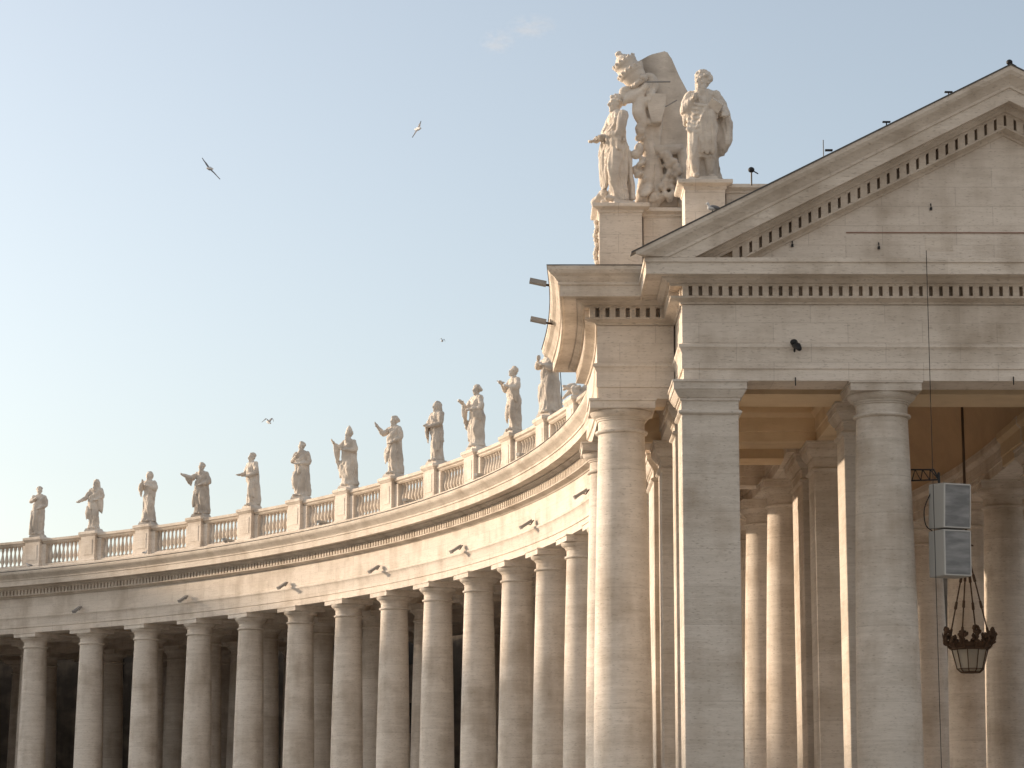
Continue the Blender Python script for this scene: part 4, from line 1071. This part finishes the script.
# ---------------------------------------------------------------- birds
def gull(px, py, Z, span, bank, yaw, lb, fold=.25):
    o = tag(empty('gull', PW(px, py, Z)), lb, 'gull', 'gulls over the colonnade'); o.rotation_euler = (radians(20), bank, yaw)
    b = bmesh.new(); tube(b, [(0, -.28, 0), (0, -.18, .01), (0, .05, 0), (0, .25, .0), (0, .38, 0)], [.02, .055, .085, .05, .03], 10, sub=3); v = mesh_obj('body', b, M_GULLW, o, smooth=80)
    for s in (-1, 1):
        b = bmesh.new(); st = []
        for x, yl, yt, z in ((.03, -.12, .16, .02), (.25, -.16, .10, .12), (.5, -.10, .10, .16), (.75, -.0, .10, .10), (1, .16, .20, .0)):
            st.append([b.verts.new((s * x * span / 2, yy, z * fold * 4 + dz)) for yy, dz in ((yl, 0), ((yl + yt) / 2, .025), (yt, 0), ((yl + yt) / 2, -.012))])
        for p, q in zip(st, st[1:]):
            for k in range(4): b.faces.new((p[k], p[(k + 1) % 4], q[(k + 1) % 4], q[k]))
        b.faces.new(st[0]); b.faces.new(st[-1][::-1]); mesh_obj('wing', b, M_GULLG, o)
gull(209, 169, 100, 1.2, radians(50), 0, 'larger flying gull with wings spread diagonally in the left of the sky', .06)
gull(418, 129, 110, .9, radians(-64), radians(10), 'smaller gull banking steeply near the top centre of the sky', .08)
gull(269, 423, 150, .8, radians(-8), radians(30), 'tiny gull gliding low above the far statues', .4)
gull(442, 341, 170, .4, radians(20), 0, 'speck of a bird above the middle statues')

def perched(p, yaw, lb):
    o = tag(empty('perched_gull', p, yaw), lb, 'gull', 'gulls resting on the stonework')
    b = bmesh.new(); ell(b, (0, 0, .17), (.22, .10, .11), (0, -.15, 0)); ell(b, (-.20, 0, .32), (.07, .06, .065)); tube(b, [(-.13, 0, .20), (-.19, 0, .31)], [.07, .05], 8); tube(b, [(-.25, 0, .32), (-.32, 0, .30)], [.018, .01], 6)
    bd = mesh_obj('body', b, M_GULLW, o, smooth=80)
    b = bmesh.new(); ell(b, (.10, -.07, .19), (.22, .04, .07), (0, .1, 0)); ell(b, (.10, .07, .19), (.22, .04, .07), (0, .1, 0)); mesh_obj('folded_wings', b, M_GULLG, o, smooth=80)
    o.scale = (.75,) * 3
    b = bmesh.new(); tube(b, [(0, .03, .08), (0, .03, 0)], [.012, .012], 5); tube(b, [(0, -.03, .08), (0, -.03, 0)], [.012, .012], 5); mesh_obj('legs', b, M_BLACK, o)
x, y = apt(RAD - 1.6, th(.15)); perched((x, y, 18.32 + EYE), .4, 'white gull standing on the cornice below the leftmost statue')
x, y = apt(RAD - 1.6, th(2.3)); perched((x, y, 18.32 + EYE), 2.5, 'white gull standing on the cornice below the hooded monk')
p = PW(712, 207, ZF - 1.1); p.z = 17.66 + (p.x - 3.66) * tan(slope) + .12 + EYE - .02; gl_ = perched(p, .3, 'white gull standing on the pediment slope below the bearded statue')

# thin wisps of cloud
def wisps():
    m = bpy.data.materials.new('thin_cloud'); m.use_nodes = True; t = m.node_tree; t.nodes.clear()
    out = t.nodes.new('ShaderNodeOutputMaterial'); v = t.nodes.new('ShaderNodeVolumePrincipled'); v.inputs['Color'].default_value = (1, 1, 1, 1)
    tc = t.nodes.new('ShaderNodeTexCoord'); n = t.nodes.new('ShaderNodeTexNoise'); n.inputs['Scale'].default_value = 2.2; n.inputs['Detail'].default_value = 4
    ln = t.nodes.new('ShaderNodeVectorMath'); ln.operation = 'LENGTH'; t.links.new(tc.outputs['Object'], ln.inputs[0])
    a = t.nodes.new('ShaderNodeMapRange'); a.inputs[1].default_value = 1; a.inputs[2].default_value = .2; t.links.new(ln.outputs['Value'], a.inputs[0])
    b_ = t.nodes.new('ShaderNodeMapRange'); b_.inputs[1].default_value = .45; b_.inputs[2].default_value = .7; b_.inputs[4].default_value = .045; t.links.new(tc.outputs['Object'], n.inputs['Vector']); t.links.new(n.outputs['Fac'], b_.inputs[0])
    mu = t.nodes.new('ShaderNodeMath'); mu.operation = 'MULTIPLY'; t.links.new(a.outputs[0], mu.inputs[0]); t.links.new(b_.outputs[0], mu.inputs[1])
    t.links.new(mu.outputs[0], v.inputs['Density']); t.links.new(v.outputs[0], out.inputs['Volume'])
    for (x, y, sx, sz, lb) in ((497, 42, 13, 5, 'faint wisp of cloud high in the sky, the left one'), (531, 27, 18, 5, 'faint wisp of cloud high in the sky, the right one')):
        b = bmesh.new(); ell(b, (0, 0, 0), (1, 1, 1), u=24, v=16); o = mesh_obj('cloud', b, m, smooth=170)
        o.location = PW(x, y, 1500); o.scale = (sx, 25, sz); tag(o, lb, 'cloud', 'wisps of cloud', 'thing')
wisps()
